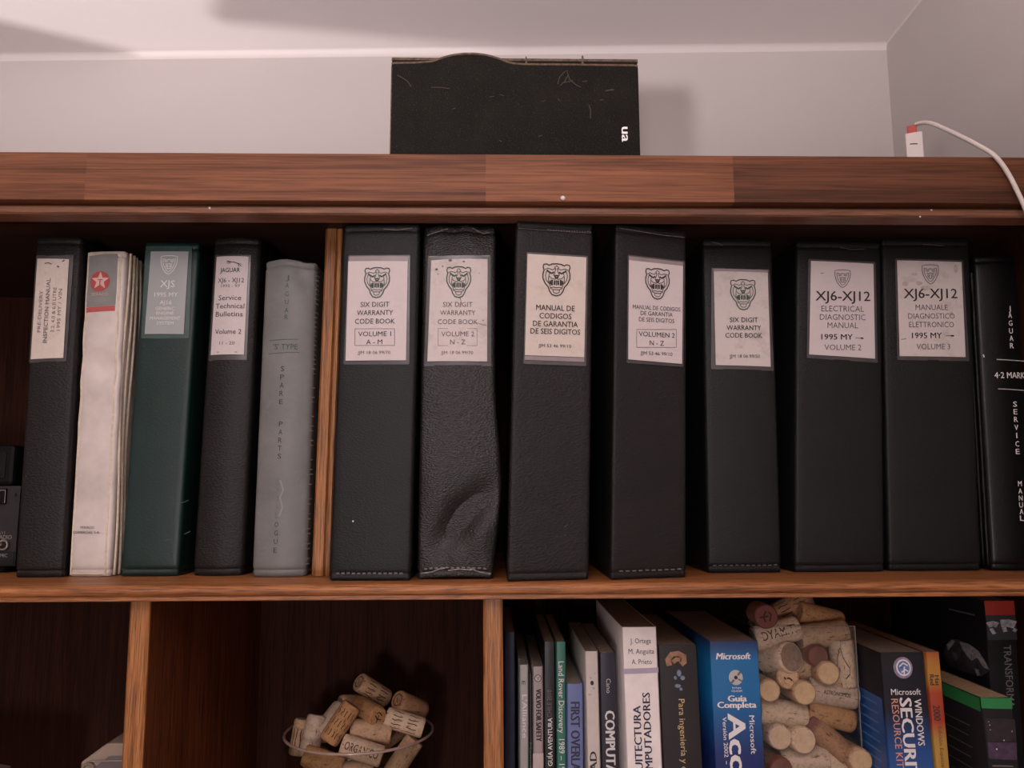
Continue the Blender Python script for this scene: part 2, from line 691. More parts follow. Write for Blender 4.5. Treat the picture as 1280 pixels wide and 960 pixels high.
# ------------------------------------------------------------------ ring binder cover: a U of sheet swept over its height
def binder_cover(F, depth, mat, skew=0.0, seam=.006, r=.0032, th=.0032, nu=12, nz=40, seam_in=.0012, ridge=False):
    w, h = F.w, F.h
    outer = [(-w / 2, depth), (-w / 2, depth * .5), (-w / 2, .02), (-w / 2, r + .004)]
    for k in range(5):
        a = math.pi - k * math.pi / 8
        outer.append((-w / 2 + r + r * math.cos(a), r - r * math.sin(a)))
    for i in range(1, nu):
        outer.append((-w / 2 + r + (w - 2 * r) * i / nu, 0))
    for k in range(5):
        a = math.pi / 2 - k * math.pi / 8
        outer.append((w / 2 - r + r * math.cos(a), r - r * math.sin(a)))
    outer += [(w / 2, r + .004), (w / 2, .02), (w / 2, depth * .5), (w / 2, depth)]
    inner = [(w / 2 - th, depth), (w / 2 - th, .02), (w / 2 - th, th + .001), (-w / 2 + th, th + .001), (-w / 2 + th, .02), (-w / 2 + th, depth)]
    lv = [(0, .0012), (.0010, .0004), (seam * .72, .0003), (seam, seam_in), (seam * 1.25, .0003), (seam * 1.7, 0)]
    n_mid = nz
    zs = [z for z, _ in lv] + [seam * 1.7 + (h - seam * 3.4) * i / n_mid for i in range(1, n_mid)] + [h - z for z, _ in lv[::-1]]
    ins = [o for _, o in lv] + [0] * (n_mid - 1) + [o for _, o in lv[::-1]]
    mb = MB()
    vs, fs = [], []
    no, ni = len(outer), len(inner)
    for z, o in zip(zs, ins):
        for x, y in outer:
            q = F.p(max(-w / 2, min(w / 2, x)), z)
            wt = 1 if y < .012 else max(0, 1 - (y - .012) / .06)
            full = Vector((x + F.sh * z, 0, z))
            q = full.lerp(Vector((q.x, q.y, q.z)), wt)
            q.y += y
            if abs(x) < w / 2 - .002:
                q.y += o
            else:
                q.x -= math.copysign(o, x) * .8
                q.y += o * .4
            q.x += y * skew
            vs.append(q)
        for x, y in inner:
            vs.append(Vector((x + F.sh * z + y * skew, y, z)))
    n = no + ni
    for j in range(len(zs) - 1):
        for i in range(n):
            i2 = (i + 1) % n
            fs.append((j * n + i, j * n + i2, (j + 1) * n + i2, (j + 1) * n + i))
    fs.append(list(range(n))[::-1])
    fs.append([(len(zs) - 1) * n + i for i in range(n)])
    mb.add(vs, fs, mat)
    return mb


def binder(name, label, pose, mat, depth=.26, group=None, bulge=0.0, deform=None, pages=True, **k):
    x, y, yaw, sh, w, h = pose
    F = Face((x, y, Z0 + .0004), R_(yaw), sh, w, h, bulge, deform)
    root = thing(name, label, 'binder', (x, y, Z0 + .0004), R_(yaw), group)
    skew = math.tan(R_(yaw)) if abs(yaw) > 1 else 0.0
    mb = binder_cover(F, depth, mat, skew=skew, **k)
    if pages:
        pg = MB()
        th = .006
        a = [Vector((-w / 2 + th + sh * z + yy * skew, yy, z)) for z in (.008, h - .012) for yy in (.02, depth - .012)]
        b = [Vector((w / 2 - th - .004 + sh * z + yy * skew, yy, z)) for z in (.008, h - .012) for yy in (.02, depth - .012)]
        vs = [a[0], b[0], b[1], a[1], a[2], b[2], b[3], a[3]]
        pg.add(vs, [(3, 2, 1, 0), (4, 5, 6, 7), (0, 1, 5, 4), (1, 2, 6, 5), (2, 3, 7, 6), (3, 0, 4, 7)], PAGES)
        pg.build('page_block', root)
    return root, F, mb


def pocket(F, root, pts, mat, grow=2.0):
    """welded clear sleeve: a raised rim round the paper label"""
    tl, tr, bl, br = pts
    mb = MB()
    F.px_quad(mb, [tl, tr, bl, br], mat, t=.0003)
    cs = [F.uv(*p) for p in (tl, tr, br, bl)]
    F.flat(mb, strokes([[cs[i], cs[(i + 1) % 4]] for i in range(4)], .0012), 0, 0, 1, 1, mat, .0009)
    return mb.build('label_pocket', root, smooth=40)

# ------------------------------------------------------------------ the room
ZC = Z0 + 0.717                 # ceiling
YB = 0.36                       # wall behind the bookcase
XL, YF = -2.5, -3.3
_wa, _wb = atz(0, 65, ZC), atz(1108, 51, ZC)
YW = lambda x: _wb.y + .0075 + (_wa.y - _wb.y) * (x - _wb.x) / (_wa.x - _wb.x)   # the wall runs slightly away to the left
XR = lambda y: 0.566 + 0.045 * (y - 0.36)
struct(MB().box((XL - .1, YF - .1, -.1), (.8, YW(XL) + .1, 0), FLOORM).build('floor'))
struct(MB().box((XL - .1, YF - .1, ZC), (.8, YW(XL) + .1, ZC + .1), CEIL).build('ceiling'))
struct(MB().prism([(XL - .1, YW(XL - .1), 0), (.8, YW(.8), 0), (.8, YW(.8) + .1, 0), (XL - .1, YW(XL - .1) + .1, 0)], (0, 0, ZC), WALL).build('wall_back'))
struct(MB().box((XL - .1, YF, 0), (XL, YW(XL), ZC), WALL_ROOM).build('wall_left'))
struct(MB().box((XL - .1, YF - .1, 0), (.8, YF, ZC), WALL_ROOM).build('wall_front'))
struct(MB().prism([(XR(YB), YB + .02, 0), (XR(YF), YF, 0), (XR(YF) + .1, YF, 0), (XR(YB) + .1, YB + .02, 0)], (0, 0, ZC), WALL).build('wall_right'))


def cove(p0, p1, nrm, s, name):
    """small rounded cornice bead where wall meets ceiling"""
    p0, p1, nrm = Vector(p0), Vector(p1), Vector(nrm)
    prof = [(0, 0), (s, 0)] + [(s * (1 - math.sin(a)), -s * 1.35 * (1 - math.cos(a))) for a in [math.pi / 2 * i / 6 for i in range(1, 7)]][0:5] + [(0, -s * 1.35)]
    pts = [p0 + nrm * a + Vector((0, 0, b)) for a, b in prof]
    return struct(MB().prism(pts, p1 - p0, TRIMW).build(name, smooth=50))


cove((XL, YW(XL), ZC), (XR(YB), YW(XR(YB)), ZC), (0, -1, 0), .0075, 'trim_1')
cove((XR(YB), YB, ZC), (XR(YF), YF, ZC), (-1, 0, 0), .0045, 'trim_2')

# ------------------------------------------------------------------ bookcase
ZS = Z0                          # top of the binder shelf
ZB = Z0 - 0.290                  # top of the lower shelf
ZT = Z0 + 0.3775                 # top of the bookcase
X0, X1 = -1.13, 0.549
case = thing('bookcase', 'dark walnut and oak bookcase holding the row of binders, open shelves, against pale wall', 'bookcase', (0, 0, 0))


def xprism(prof, x0, x1, mat):
    return MB().prism([(x0, y, z) for y, z in prof], (x1 - x0, 0, 0), mat)


# upper fascia board, its chips of plaster, and the moulding below it
fas = MB().box((X0, -.025, Z0 + .3335), (X1, -.005, ZT), WALNUT).build('fascia', case, bevel=.0008)
for px, py, s in ((703.5, 247.5, .0022), ):
    c = at(px, py, -.0255)
    MB().lathe([(s, 0), (s * .9, .0008), (s * .3, .0014), (0, .0015)], INK_WHITE, 7, Matrix.Translation(c) @ Matrix.Rotation(R_(90), 4, 'X')).build('plaster_chip', fas, smooth=60)
xprism([(-.006, Z0 + .3325), (-.0135, Z0 + .3325), (-.0155, Z0 + .3305), (-.0155, Z0 + .3255), (-.0135, Z0 + .3242), (.0075, Z0 + .3242), (.0075, Z0 + .3335), (-.006, Z0 + .3335)], X0, X1, WALNUT2).build('moulding', case, smooth=30)
mo = case.children[-1]
for px, py, s in ((262, 260, .0012), (1150, 271.0, .0009), (1164, 262.5, .0009)):
    c = at(px, py, -.0157)
    MB().lathe([(s, 0), (s * .8, .0006), (0, .0008)], INK_WHITE, 7, Matrix.Translation(c) @ Matrix.Rotation(R_(90), 4, 'X')).build('plaster_chip', mo, smooth=60)
MB().box((X0, .0075, Z0 + .3335), (X1, .345, ZT), DARKWOOD_H).build('top_board', case)
# shelf with a rounded front edge and a thin lip under it
sh_prof = [(.335, 0), (-.0125, 0), (-.0155, -.0006), (-.0178, -.0022), (-.0188, -.0046), (-.0180, -.0074), (-.0166, -.0090), (-.0150, -.0095), (-.0152, -.0128), (-.0140, -.0135), (.335, -.0135)]
xprism([(y, ZS + z) for y, z in sh_prof], X0, X1 - .018, OAK_H).build('shelf', case, smooth=40)
xprism([(y, ZB + z) for y, z in sh_prof], X0, X1 - .018, OAK_H).build('shelf', case, smooth=40)
# upright of the binder row, with a groove down its front
dx0, dx1 = -.1705, -.1535
MB().prism([(dx0, .335, 0), (dx0, .053, 0), (dx0 + .002, .05, 0), (dx0 + .0105, .05, 0), (dx0 + .0118, .053, 0), (dx0 + .013, .051, 0), (dx1 - .001, .051, 0), (dx1, .053, 0), (dx1, .335, 0)],
           (.004, 0, .3335 - .0006), OAK_V).build('divider', case, loc=(0, 0, ZS + .0003))
for a, b, tx in ((-.3127, -.2957, -.0015), (-.0104, .0064, -.0015)):
    h = ZS - .0135 - ZB
    p = MB().prism([(a, .335, 0), (a, .004, 0), (b, .004, 0), (b, .335, 0)], (tx, 0, h - .0006), SIDEWOOD).build('partition', case, loc=(-tx * .8, 0, ZB + .0003))
    MB().prism([(a, .004, 0), (a, .0015, 0), (a + .002, 0, 0), (b - .002, 0, 0), (b, .0015, 0), (b, .004, 0)], (tx, 0, h - .0006), OAK_V).build('edge_strip', p)
for a, b in ((X1 - .018, X1), (X0 - .018, X0)):
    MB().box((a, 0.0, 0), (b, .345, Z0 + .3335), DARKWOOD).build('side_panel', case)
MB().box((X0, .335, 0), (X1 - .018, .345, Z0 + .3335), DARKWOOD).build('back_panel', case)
for zz in (ZB - .33, ZB - .66, ZB - 1.0):
    MB().box((X0, .0, zz - .018), (X1 - .018, .335, zz), OAK_H).build('shelf', case, bevel=.003)
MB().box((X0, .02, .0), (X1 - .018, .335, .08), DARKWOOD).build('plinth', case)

# ------------------------------------------------------------------ binders
BLK = leather('black_vinyl', (.0080, .0077, .0081), spec=.26)
BLK2 = leather('black_vinyl_brown', (.0115, .0098, .0094), grain=560, strength=.5, spec=.25)
BLKW = leather('scuffed_black_vinyl', (.015, .0128, .0122), grain=640, strength=.8, rough=.42, spec=.38, worn=(.035, .027, .024))
BLKG = leather('black_bookcloth', (.0055, .0052, .0054), grain=900, strength=.15, rough=.32, spec=.3)
GREEN = leather('dark_green_vinyl', (.004, .020, .0165), grain=500, strength=.15, rough=.42, spec=.4)
GREY = leather('faded_grey_vinyl', (.155, .154, .148), grain=300, strength=.12, rough=.5, worn=(.215, .205, .198))
WHITEV = leather('white_vinyl', (.60, .53, .49), grain=220, strength=.06, rough=.38)
CREAM = plain('cream_piping', (.62, .52, .40), .5, .4, vary=.15, vscale=200)
LBL = paper('label_paper', (.60, .525, .515), amount=.15)
LBL_S = paper('stained_label_paper', (.60, .525, .50), stain=(.30, .24, .19), amount=.75, scale=55)
LBL_T = paper('yellowed_label_paper', (.61, .525, .465), stain=(.40, .30, .22), amount=.6, scale=70)
SILVER = paper('silver_label_card', (.34, .355, .355), stain=(.27, .29, .29), amount=.5, rough=.4)
FILM = plain('clear_sleeve_film', (.060, .054, .054), .28, .6, vary=.2)
FILM_G = plain('clear_sleeve_film_green', (.045, .085, .080), .28, .6, vary=.2)
FILM_P = plain('empty_sleeve_top', (.26, .215, .215), .35, .5, vary=.1)
STITCH = plain('grey_stitching', (.14, .125, .125), .7, .3, vary=.2, vscale=400)
WELD = plain('worn_weld_edge', (.20, .175, .165), .6, .3, vary=.5, vscale=400)
LOGO_RED = plain('logo_red', (.42, .075, .068), .45, .4, vary=.08)
BAND_RED = plain('band_red', (.48, .10, .10), .45, .4, vary=.1)
BAND_GREY = plain('band_grey', (.235, .235, .225), .45, .4, vary=.1)
PINKW = plain('pale_pink_print', (.66, .44, .40), .5, .4)

POSE = {
    'B1': (-0.4207, 0.0525, 0.0, -0.0135, 0.0440, 0.3235),
    'B2': (-0.3774, 0.0584, -4.5, -0.0126, 0.0385, 0.3115),
    'B3': (-0.3220, 0.0572, 0.6, 0.0137, 0.0536, 0.3201),
    'B4': (-0.2598, 0.0607, -1.0, 0.0149, 0.0468, 0.3253),
    'B5': (-0.2002, 0.0513, 1.8, 0.0042, 0.0497, 0.2985),
    'B6': (-0.1102, 0.0090, -1.9, 0.0142, 0.0716, 0.3226),
    'B7': (-0.0355, 0.0172, 0.4, 0.0062, 0.0681, 0.3238),
    'B8': (0.0459, 0.0015, 8.4, 0.0295, 0.0731, 0.3232),
    'B9': (0.1357, 0.0121, 13.9, 0.0360, 0.0730, 0.3228),
    'B10': (0.2358, 0.0593, 0.8, 0.0193, 0.0712, 0.3254),
    'B11': (0.3277, 0.0615, 2.0, 0.0560, 0.0879, 0.3246),
    'B12': (0.4223, 0.0671, -0.4, 0.0450, 0.0899, 0.3289),
    'B13': (0.4985, 0.0664, 0.0, 0.0250, 0.0437, 0.3113),
}
GB = 'black ring binders on the shelf'


def stitches(F, root, v, n, mat, x0=.08, x1=.92, dv=.0007):
    mb = MB()
    for i in range(n):
        a = (x0 + (x1 - x0) * (i + .15) / n - .5) * F.w
        b = (x0 + (x1 - x0) * (i + .75) / n - .5) * F.w
        z = v + random.uniform(-.0002, .0002)
        vs = [F.p(a, z - dv, .0002), F.p(b, z - dv, .0002), F.p(b, z + dv, .0002), F.p(a, z + dv, .0002)]
        vs += [p + Vector((0, .0008, 0)) for p in vs]
        mb.add(vs, [(0, 1, 2, 3), (0, 4, 5, 1), (1, 5, 6, 2), (2, 6, 7, 3), (3, 7, 4, 0)], mat)
    return mb.build('stitching', root)


random.seed(4)

# 1: narrow black binder, label turned sideways
r, F, mb = binder('ring_binder', 'narrow black binder at the left end, beige label with sideways lettering', POSE['B1'], BLK2, group=GB, bulge=.002)
mb.build('cover', r, smooth=40)
pocket(F, r, [(47, 320.5), (92.5, 320), (38, 453), (83.5, 451.5)], FILM)
lb = MB()
F.px_quad(lb, [(48, 324), (88, 325), (39.6, 449.5), (80.8, 447.8)], LBL_T, t=.0012)
T = .0016
F.text(lb, 'PRE-DELIVERY', 52.0, 390, 52, 4.6, INK_SOFT, 90, t=T)
F.text(lb, 'INSPECTION MANUAL', 60.8, 389, 80, 5.0, INK_SOFT, 90, t=T, bold=.005)
F.text(lb, '3.2, 4.0 & 6.0 LITRE', 69.5, 388, 56, 4.4, INK_SOFT, 90, t=T)
F.text(lb, '1995 MY / VIN', 76.5, 388, 52, 4.4, INK_SOFT, 90, t=T)
F.line(lb, [(58, 330.5), (63, 329.6), (67, 331.6)], INK, .0008, T)
F.line(lb, [(80, 328), (83, 326.5)], INK, .0010, T)
F.line(lb, [(74, 333.5), (76, 335.4)], INK, .0012, T)
lb.build('label', r)

# 2: white vinyl folder with a red star badge
r, F, mb = binder('ring_binder', 'slim white vinyl binder with grey top, red band and red star badge', POSE['B2'], WHITEV, bulge=.0015, deform=lambda u, v: (0, .0011 * math.sin(v * 150 + u * 60) * math.exp(-((v - .20) / .06) ** 2) + .0006 * math.sin(v * 60) * math.exp(-(u / .012) ** 2), 0), nz=90)
F.px_quad(mb, [(111.6, 320.5), (148, 316), (106.6, 384.5), (145.2, 381.5)], BAND_GREY, t=.0004)
F.px_quad(mb, [(106.9, 385), (145.0, 382), (106.2, 391), (144.6, 389)], BAND_RED, t=.0005)
F.mark(mb, disc(), 126.0, 352.2, 24.5, 25.5, LOGO_RED, t=.0007, box=(2, 2))
F.mark(mb, star5(), 126.4, 351.5, 23, 23, PINKW, t=.0009, box=(2, 2))
F.text(mb, 'T', 126.4, 353.5, 6, 8, LOGO_RED, t=.0011, bold=.03)
F.text(mb, 'TEXACO', 126, 368.4, 21, 3.6, PINKW, t=.0008, bold=.01)
F.text(mb, 'TEXACO', 110.5, 659.2, 18, 3.0, INK_SOFT, t=.0008, bold=.02)
F.text(mb, 'COMERCIAL S.A.', 109.5, 665.2, 34, 3.2, INK_SOFT, t=.0008, bold=.02)
mb.build('cover', r, smooth=40)
pm = MB()
w, h = F.w, F.h
for u in (-w / 2 + .0015, w / 2 - .0042):
    pm.tube([F.p(u, z, -.0003) for z in [.001 + (h - .002) * i / 24 for i in range(25)]], .0011, CREAM, 6)
for v in (.0022, h - .0022):
    pm.tube([F.p(-w / 2 + .002 + (w - .006) * i / 8, v, -.0003) for i in range(9)], .0010, CREAM, 6)
for d, q in ((.006, .0004), (.013, .0006), (.020, .0004), (.030, .0003)):
    pm.tube([Vector((w / 2 + q + F.sh * z + .0016 * math.sin(z * 24 + d * 90), d, z)) for z in [.001 + (h - .002) * i / 30 for i in range(31)]], .0013, CREAM, 6)
pm.build('piping', r, smooth=60)

# 3: dark green binder with a silver label
r, F, mb = binder('ring_binder', 'dark green vinyl binder with silver card label at its top', POSE['B3'], GREEN, bulge=.001)
for pts in ([(222, 630), (232, 627), (236, 625)], [(206, 676), (214, 674)], [(230, 668), (238, 664)]):
    F.line(mb, pts, plain('pale_scuff', (.05, .085, .08), .6, .3), .0005, .0004)
mb.build('cover', r, smooth=40)
pocket(F, r, [(183.5, 309), (240, 309), (178, 422.5), (236, 422.5)], FILM_G)
lb = MB()
F.px_quad(lb, [(189.5, 315), (236.6, 315), (181.6, 418), (230.4, 418)], SILVER, t=.0012)
F.mark(lb, shield(), 212.4, 331.3, 21, 23, INK_WHITE, T)
F.text(lb, 'XJS', 210.8, 355.4, 18, 8.5, INK_WHITE, bold=.01, t=T)
F.text(lb, '1995 MY', 208.9, 368.9, 29, 5.5, INK_WHITE, t=T)
F.text(lb, 'AJ16', 208.4, 378.6, 15, 5.2, INK_WHITE, t=T)
for s, y, ww in (('GENERIC', 386.2, 24), ('ENGINE', 391.9, 22), ('MANAGEMENT', 398.2, 38), ('SYSTEM', 404.4, 21)):
    F.text(lb, s, 207.6, y, ww, 4.0, INK_WHITE, t=T)
lb.build('label', r)

# 4: black binder with a tall white label
r, F, mb = binder('ring_binder', 'black binder beside the green one, tall white label about service bulletins', POSE['B4'], BLK2, group=GB, bulge=.005)
mb.build('cover', r, smooth=40)
pocket(F, r, [(270.8, 320), (314.5, 320.5), (262.5, 451), (309, 450.5)], FILM)
lb = MB()
F.px_quad(lb, [(272.3, 322.2), (312.6, 322.6), (264.8, 444.5), (306.6, 444.2)], LBL, t=.0012)
F.mark(lb, leaper(), 295.5, 331.6, 19, 7.5, INK, T, box=(2, 1.5))
F.text(lb, 'JAGUAR', 290.2, 339.6, 25, 5.6, INK, bold=.01, t=T)
F.text(lb, 'XJ6 - XJ12', 291, 352.2, 33, 5.6, INK, t=T)
F.text(lb, '1995 - 97', 290.6, 359.3, 24, 3.6, INK_SOFT, t=T)
F.text(lb, 'Service', 289.8, 373.8, 28.5, 6.2, INK, t=T)
F.text(lb, 'Technical', 289.6, 384, 36, 6.2, INK, t=T)
F.text(lb, 'Bulletins', 288.8, 394, 34, 6.2, INK, t=T)
F.text(lb, 'Volume 2', 287.6, 415.8, 33, 6.0, INK, t=T)
F.text(lb, '11 - 20', 286.4, 430.2, 19, 4.2, INK_SOFT, t=T)
F.line(lb, [(273, 441.3), (299, 441.3)], INK_SOFT, .0006, T)
lb.build('label', r)

# 5: faded grey soft binder
def d5(u, v):
    dv = .0022 * math.exp(-((u + .006) / .014) ** 2) * max(0, (v - .27) / .03)
    dent = math.exp(-((u - .012) / .009) ** 2 - ((v - .283) / .011) ** 2) * .0035
    return 0, -dent, dv - .0012 * math.exp(-((u - .015) / .006) ** 2) * max(0, (v - .27) / .03)


r, F, mb = binder('ring_binder', 'faded grey soft binder with upright letters down its spine, beside the oak divider', POSE['B5'], GREY, bulge=.0062, deform=d5, nu=20, nz=60)
for i, ch in enumerate('JAGUAR'):
    F.text(mb, ch, 361.0 - .25 * i, (349.8, 359, 369.2, 379, 389.5, 398)[i], 4.4, 5.8, INK_GREEN, t=.0003)
F.line(mb, [(352, 600), (356, 612), (352, 622), (355, 634), (351, 645)], plain('pale_scuff_grey', (.24, .225, .215), .6, .3), .0016, .0002)
F.line(mb, [(338, 426.6), (350, 426.2), (362, 425.8), (374, 425.5)], INK_GREEN, .0006, .0003)
F.line(mb, [(337, 443.2), (350, 442.6), (362, 442.0), (376, 441.6)], INK_GREEN, .0006, .0003)
F.text(mb, "'S' TYPE", 358.5, 434.6, 30, 7, INK_GREEN, t=.0003, bold=.01)
for word, y0, y1, xa in (('SPARE', 462, 503, 355), ('PARTS', 530.5, 570.5, 353), ('CATALOGUE', 602, 687, 350)):
    for i, ch in enumerate(word):
        yy = y0 + (y1 - y0) * i / (len(word) - 1)
        F.text(mb, ch, xa - (yy - y0) * .045, yy, 4.6, 6.2, INK if word != 'CATALOGUE' or i > 4 else INK_SOFT, t=.0003)
mb.build('cover', r, smooth=40)
pm = MB()
w, h = F.w, F.h
for k in range(62):
    z = .006 + (h - .014) * k / 62
    if random.random() < .82 and (k > 32 or k % 3):
        pm.tube([Vector((w / 2 - .0016 + F.sh * z, .0005, z)), Vector((w / 2 + .0006 + F.sh * z, .0022, z)), Vector((w / 2 + .0010 + F.sh * z, .0070, z))], .0007, WELD, 5)
pm.build('ribbed_edge', r, smooth=60)

# 6
EMB = cat_head()
r, F, mb = binder('ring_binder', 'black binder just right of the oak divider, label reading volume 1 A - M', POSE['B6'], BLK, group=GB, bulge=.0012)
F.mark(mb, disc(8), 441.6, 651.5, 2.2, 2.2, INK_WHITE, .0003, box=(2, 2))
F.line(mb, [(480, 287.0), (497, 288.2), (508, 286.6), (516, 285.6)], WELD, .0006, .0006)
mb.build('cover', r, smooth=40)
stitches(F, r, .0062, 13, STITCH)
pk = MB()
po = pocket(F, r, [(436.4, 320.5), (512, 320), (430.5, 455), (511, 455)], FILM)
lb = MB()
F.px_quad(lb, [(437, 321.3), (511.2, 321), (436.6, 328), (510.4, 328)], FILM_P, t=.0012)
F.px_quad(lb, [(436, 327.3), (510, 327.3), (432.4, 451.3), (507.8, 450.8)], LBL, t=.0014)
T = .0019
F.mark(lb, EMB, 471.9, 352.8, 31.5, 37.5, INK_GREEN, T)
for s, y, ww in (('SIX DIGIT', 381.3, 36), ('WARRANTY', 391.6, 45), ('CODE BOOK', 402.2, 50)):
    F.text(lb, s, 469.3, y, ww, 6.2, INK, t=T)
F.rect(lb, 444.4, 411.7, 493.8, 432.5, INK_SOFT, .0004, T)
F.text(lb, 'VOLUME 1', 469, 418, 41, 6, INK, t=T)
F.text(lb, 'A - M', 468.5, 428, 20, 6, INK, t=T)
F.text(lb, 'JJM 18 06 99/70', 468.2, 441.2, 41, 4, INK_SOFT, t=T)
lb.build('label', r)


# 7: battered soft binder
def d7(u, v):
    a = u / .034
    dv = .0016 * math.cos(a * 1.5) * max(0, (v - .26) / .06) - .0003
    dv += .0022 * max(0, 1 - a * a) * max(0, 1 - v / .05)
    du = (.0062 * math.exp(-((v - .085) / .055) ** 2) - .0012 * math.exp(-(v / .03) ** 2)) * max(0, a)
    ax, az = u - .006, v - .055
    q = (ax * .80 - az * .60), (ax * .60 + az * .80)
    dent = -.0105 * math.exp(-(q[0] / .013) ** 2 - (q[1] / .034) ** 2)
    dent += .0030 * math.exp(-((u - .020) / .010) ** 2 - ((v - .040) / .018) ** 2)
    dent += .0022 * math.exp(-((u + .020) / .012) ** 2 - ((v - .08) / .03) ** 2)
    dent += .0007 * math.sin(u * 260 + v * 70) * math.exp(-((v - .012) / .014) ** 2)
    top = max(0, (v - .300) / .024)
    dent += top * (.0012 * math.sin(u * 210) - .0022)
    dv += .0004 * math.sin(u * 300) * top
    return du, dent, dv


r, F, mb = binder('ring_binder', 'battered scuffed black binder with crumpled spine, label reading volume 2 N - Z', POSE['B7'], BLKW, group=GB, bulge=.0025, deform=d7, nu=30, nz=110)
for pts in ([(534, 294), (541, 292), (549, 291), (560, 287.5)], [(590, 287), (598, 290), (604, 292.5), (612, 291)], [(527, 717), (540, 716), (548, 713), (560, 711)], [(560, 715), (575, 713), (590, 714)], [(588, 712), (600, 716), (614, 717)]):
    F.line(mb, pts, WELD, .0011, .0006)
mb.build('cover', r, smooth=50)
stitches(F, r, .0085, 12, STITCH)
pocket(F, r, [(536, 321.5), (612.5, 320.5), (531, 456.5), (613, 456.5)], FILM)
lb = MB()
F.px_quad(lb, [(539.3, 326.5), (609.5, 325), (534.4, 451.7), (608.8, 452)], LBL_S, t=.0014)
F.mark(lb, EMB, 573.6, 352.6, 30.5, 37.5, INK_GREEN, T)
for s, y, ww in (('SIX DIGIT', 381.3, 37), ('WARRANTY', 391.6, 44), ('CODE BOOK', 402.8, 50)):
    F.text(lb, s, 572.4, y, ww, 6.0, INK_SOFT, t=T)
F.rect(lb, 548, 411.2, 596.3, 432.5, INK_SOFT, .0003, T)
F.text(lb, 'VOLUME 2', 572.4, 418, 41, 6, INK_SOFT, t=T)
F.text(lb, 'N - Z', 572.4, 428, 19, 6, INK_SOFT, t=T)
F.text(lb, 'JJM 18 06 99/70', 571.5, 441.2, 40, 4, INK_SOFT, t=T)
for cx, cy, s in ((546, 338, 2.4), (553.5, 334.5, 1.6), (580, 329, 2.0), (563, 327.5, 3.0), (548, 344, 1.2), (599, 343, 1.0), (604, 401, 1.4)):
    F.mark(lb, disc(7), cx, cy, s * 1.6, s, INK_SOFT, T, box=(2, 2))
F.line(lb, [(596, 404), (604, 406.5), (608, 407)], INK_SOFT, .0004, T)
F.line(lb, [(575, 372), (577, 380), (575, 385)], INK_SOFT, .0005, T)
lb.build('label', r)

# 8
r, F, mb = binder('ring_binder', 'tall black binder overlapping the moulding, Spanish label in four lines without volume box', POSE['B8'], BLK2, group=GB)
F.line(mb, [(648, 285.5), (690, 288.5), (715, 290.3), (738, 291.5)], STITCH, .0004, .0005)
F.line(mb, [(706, 659), (709, 655)], STITCH, .0003, .0003)
mb.build('cover', r, smooth=40)
stitches(F, r, F.h - .0072, 17, STITCH, .4, .98, .0004)
pocket(F, r, [(658.8, 316), (734, 321), (654.8, 454.2), (731.5, 457)], FILM)
lb = MB()
F.px_quad(lb, [(655.8, 445), (729.8, 447.5), (655.4, 450.0), (730, 452.8)], FILM_P, t=.0012)
F.px_quad(lb, [(659.2, 317.7), (732.5, 322.3), (655.8, 444.2), (729.8, 446.9)], LBL_T, t=.0014)
F.mark(lb, EMB, 695, 348.8, 34.5, 40, INK, T)
for s, y, ww in (('MANUAL DE', 385.4, 48), ('CODIGOS', 395.5, 40), ('DE GARANTIA', 405.4, 56), ('DE SEIS DIGITOS', 414.8, 62)):
    F.text(lb, s, 693.8, y, ww, 6.8, INK, t=T, bold=.012)
F.text(lb, 'JJM 53 46 99/10', 693, 432.7, 41, 4, INK, t=T)
lb.build('label', r)

# 9
r, F, mb = binder('ring_binder', 'black binder turned slightly aside, Spanish label reading volumen 2 N - Z', POSE['B9'], BLK2, group=GB)
F.line(mb, [(774, 285.5), (800, 289.5), (830, 294.5), (856, 297)], WELD, .0005, .0006)
mb.build('cover', r, smooth=40)
stitches(F, r, .0072, 10, STITCH, .1, .95, .0005)
pocket(F, r, [(785, 319.5), (855, 327.5), (783.5, 453), (853, 458)], FILM)
lb = MB()
F.px_quad(lb, [(785.8, 320.6), (853.4, 328.3), (785.6, 326.5), (853, 334)], FILM_P, t=.0012)
F.px_quad(lb, [(785.6, 325.6), (853, 333), (784.6, 449.4), (851.7, 455.2)], LBL, t=.0014)
F.mark(lb, EMB, 820.8, 354, 30, 38, INK, T)
for s, y, ww in (('MANUAL DE CODIGOS', 385.6, 59), ('DE GARANTIA', 392.8, 40), ('DE SEIS DIGITOS', 400.6, 44)):
    F.text(lb, s, 819.8, y, ww, 5.2, INK, t=T)
F.rect(lb, 794.8, 412.3, 844.4, 434.6, INK_SOFT, .0004, T)
F.text(lb, 'VOLUMEN 2', 820, 418.6, 45, 6, INK, t=T)
F.text(lb, 'N - Z', 820, 429.2, 18, 6, INK, t=T)
F.text(lb, 'JJM 53 46 99/10', 819.6, 442.3, 40, 4.4, INK, t=T)
lb.build('label', r)

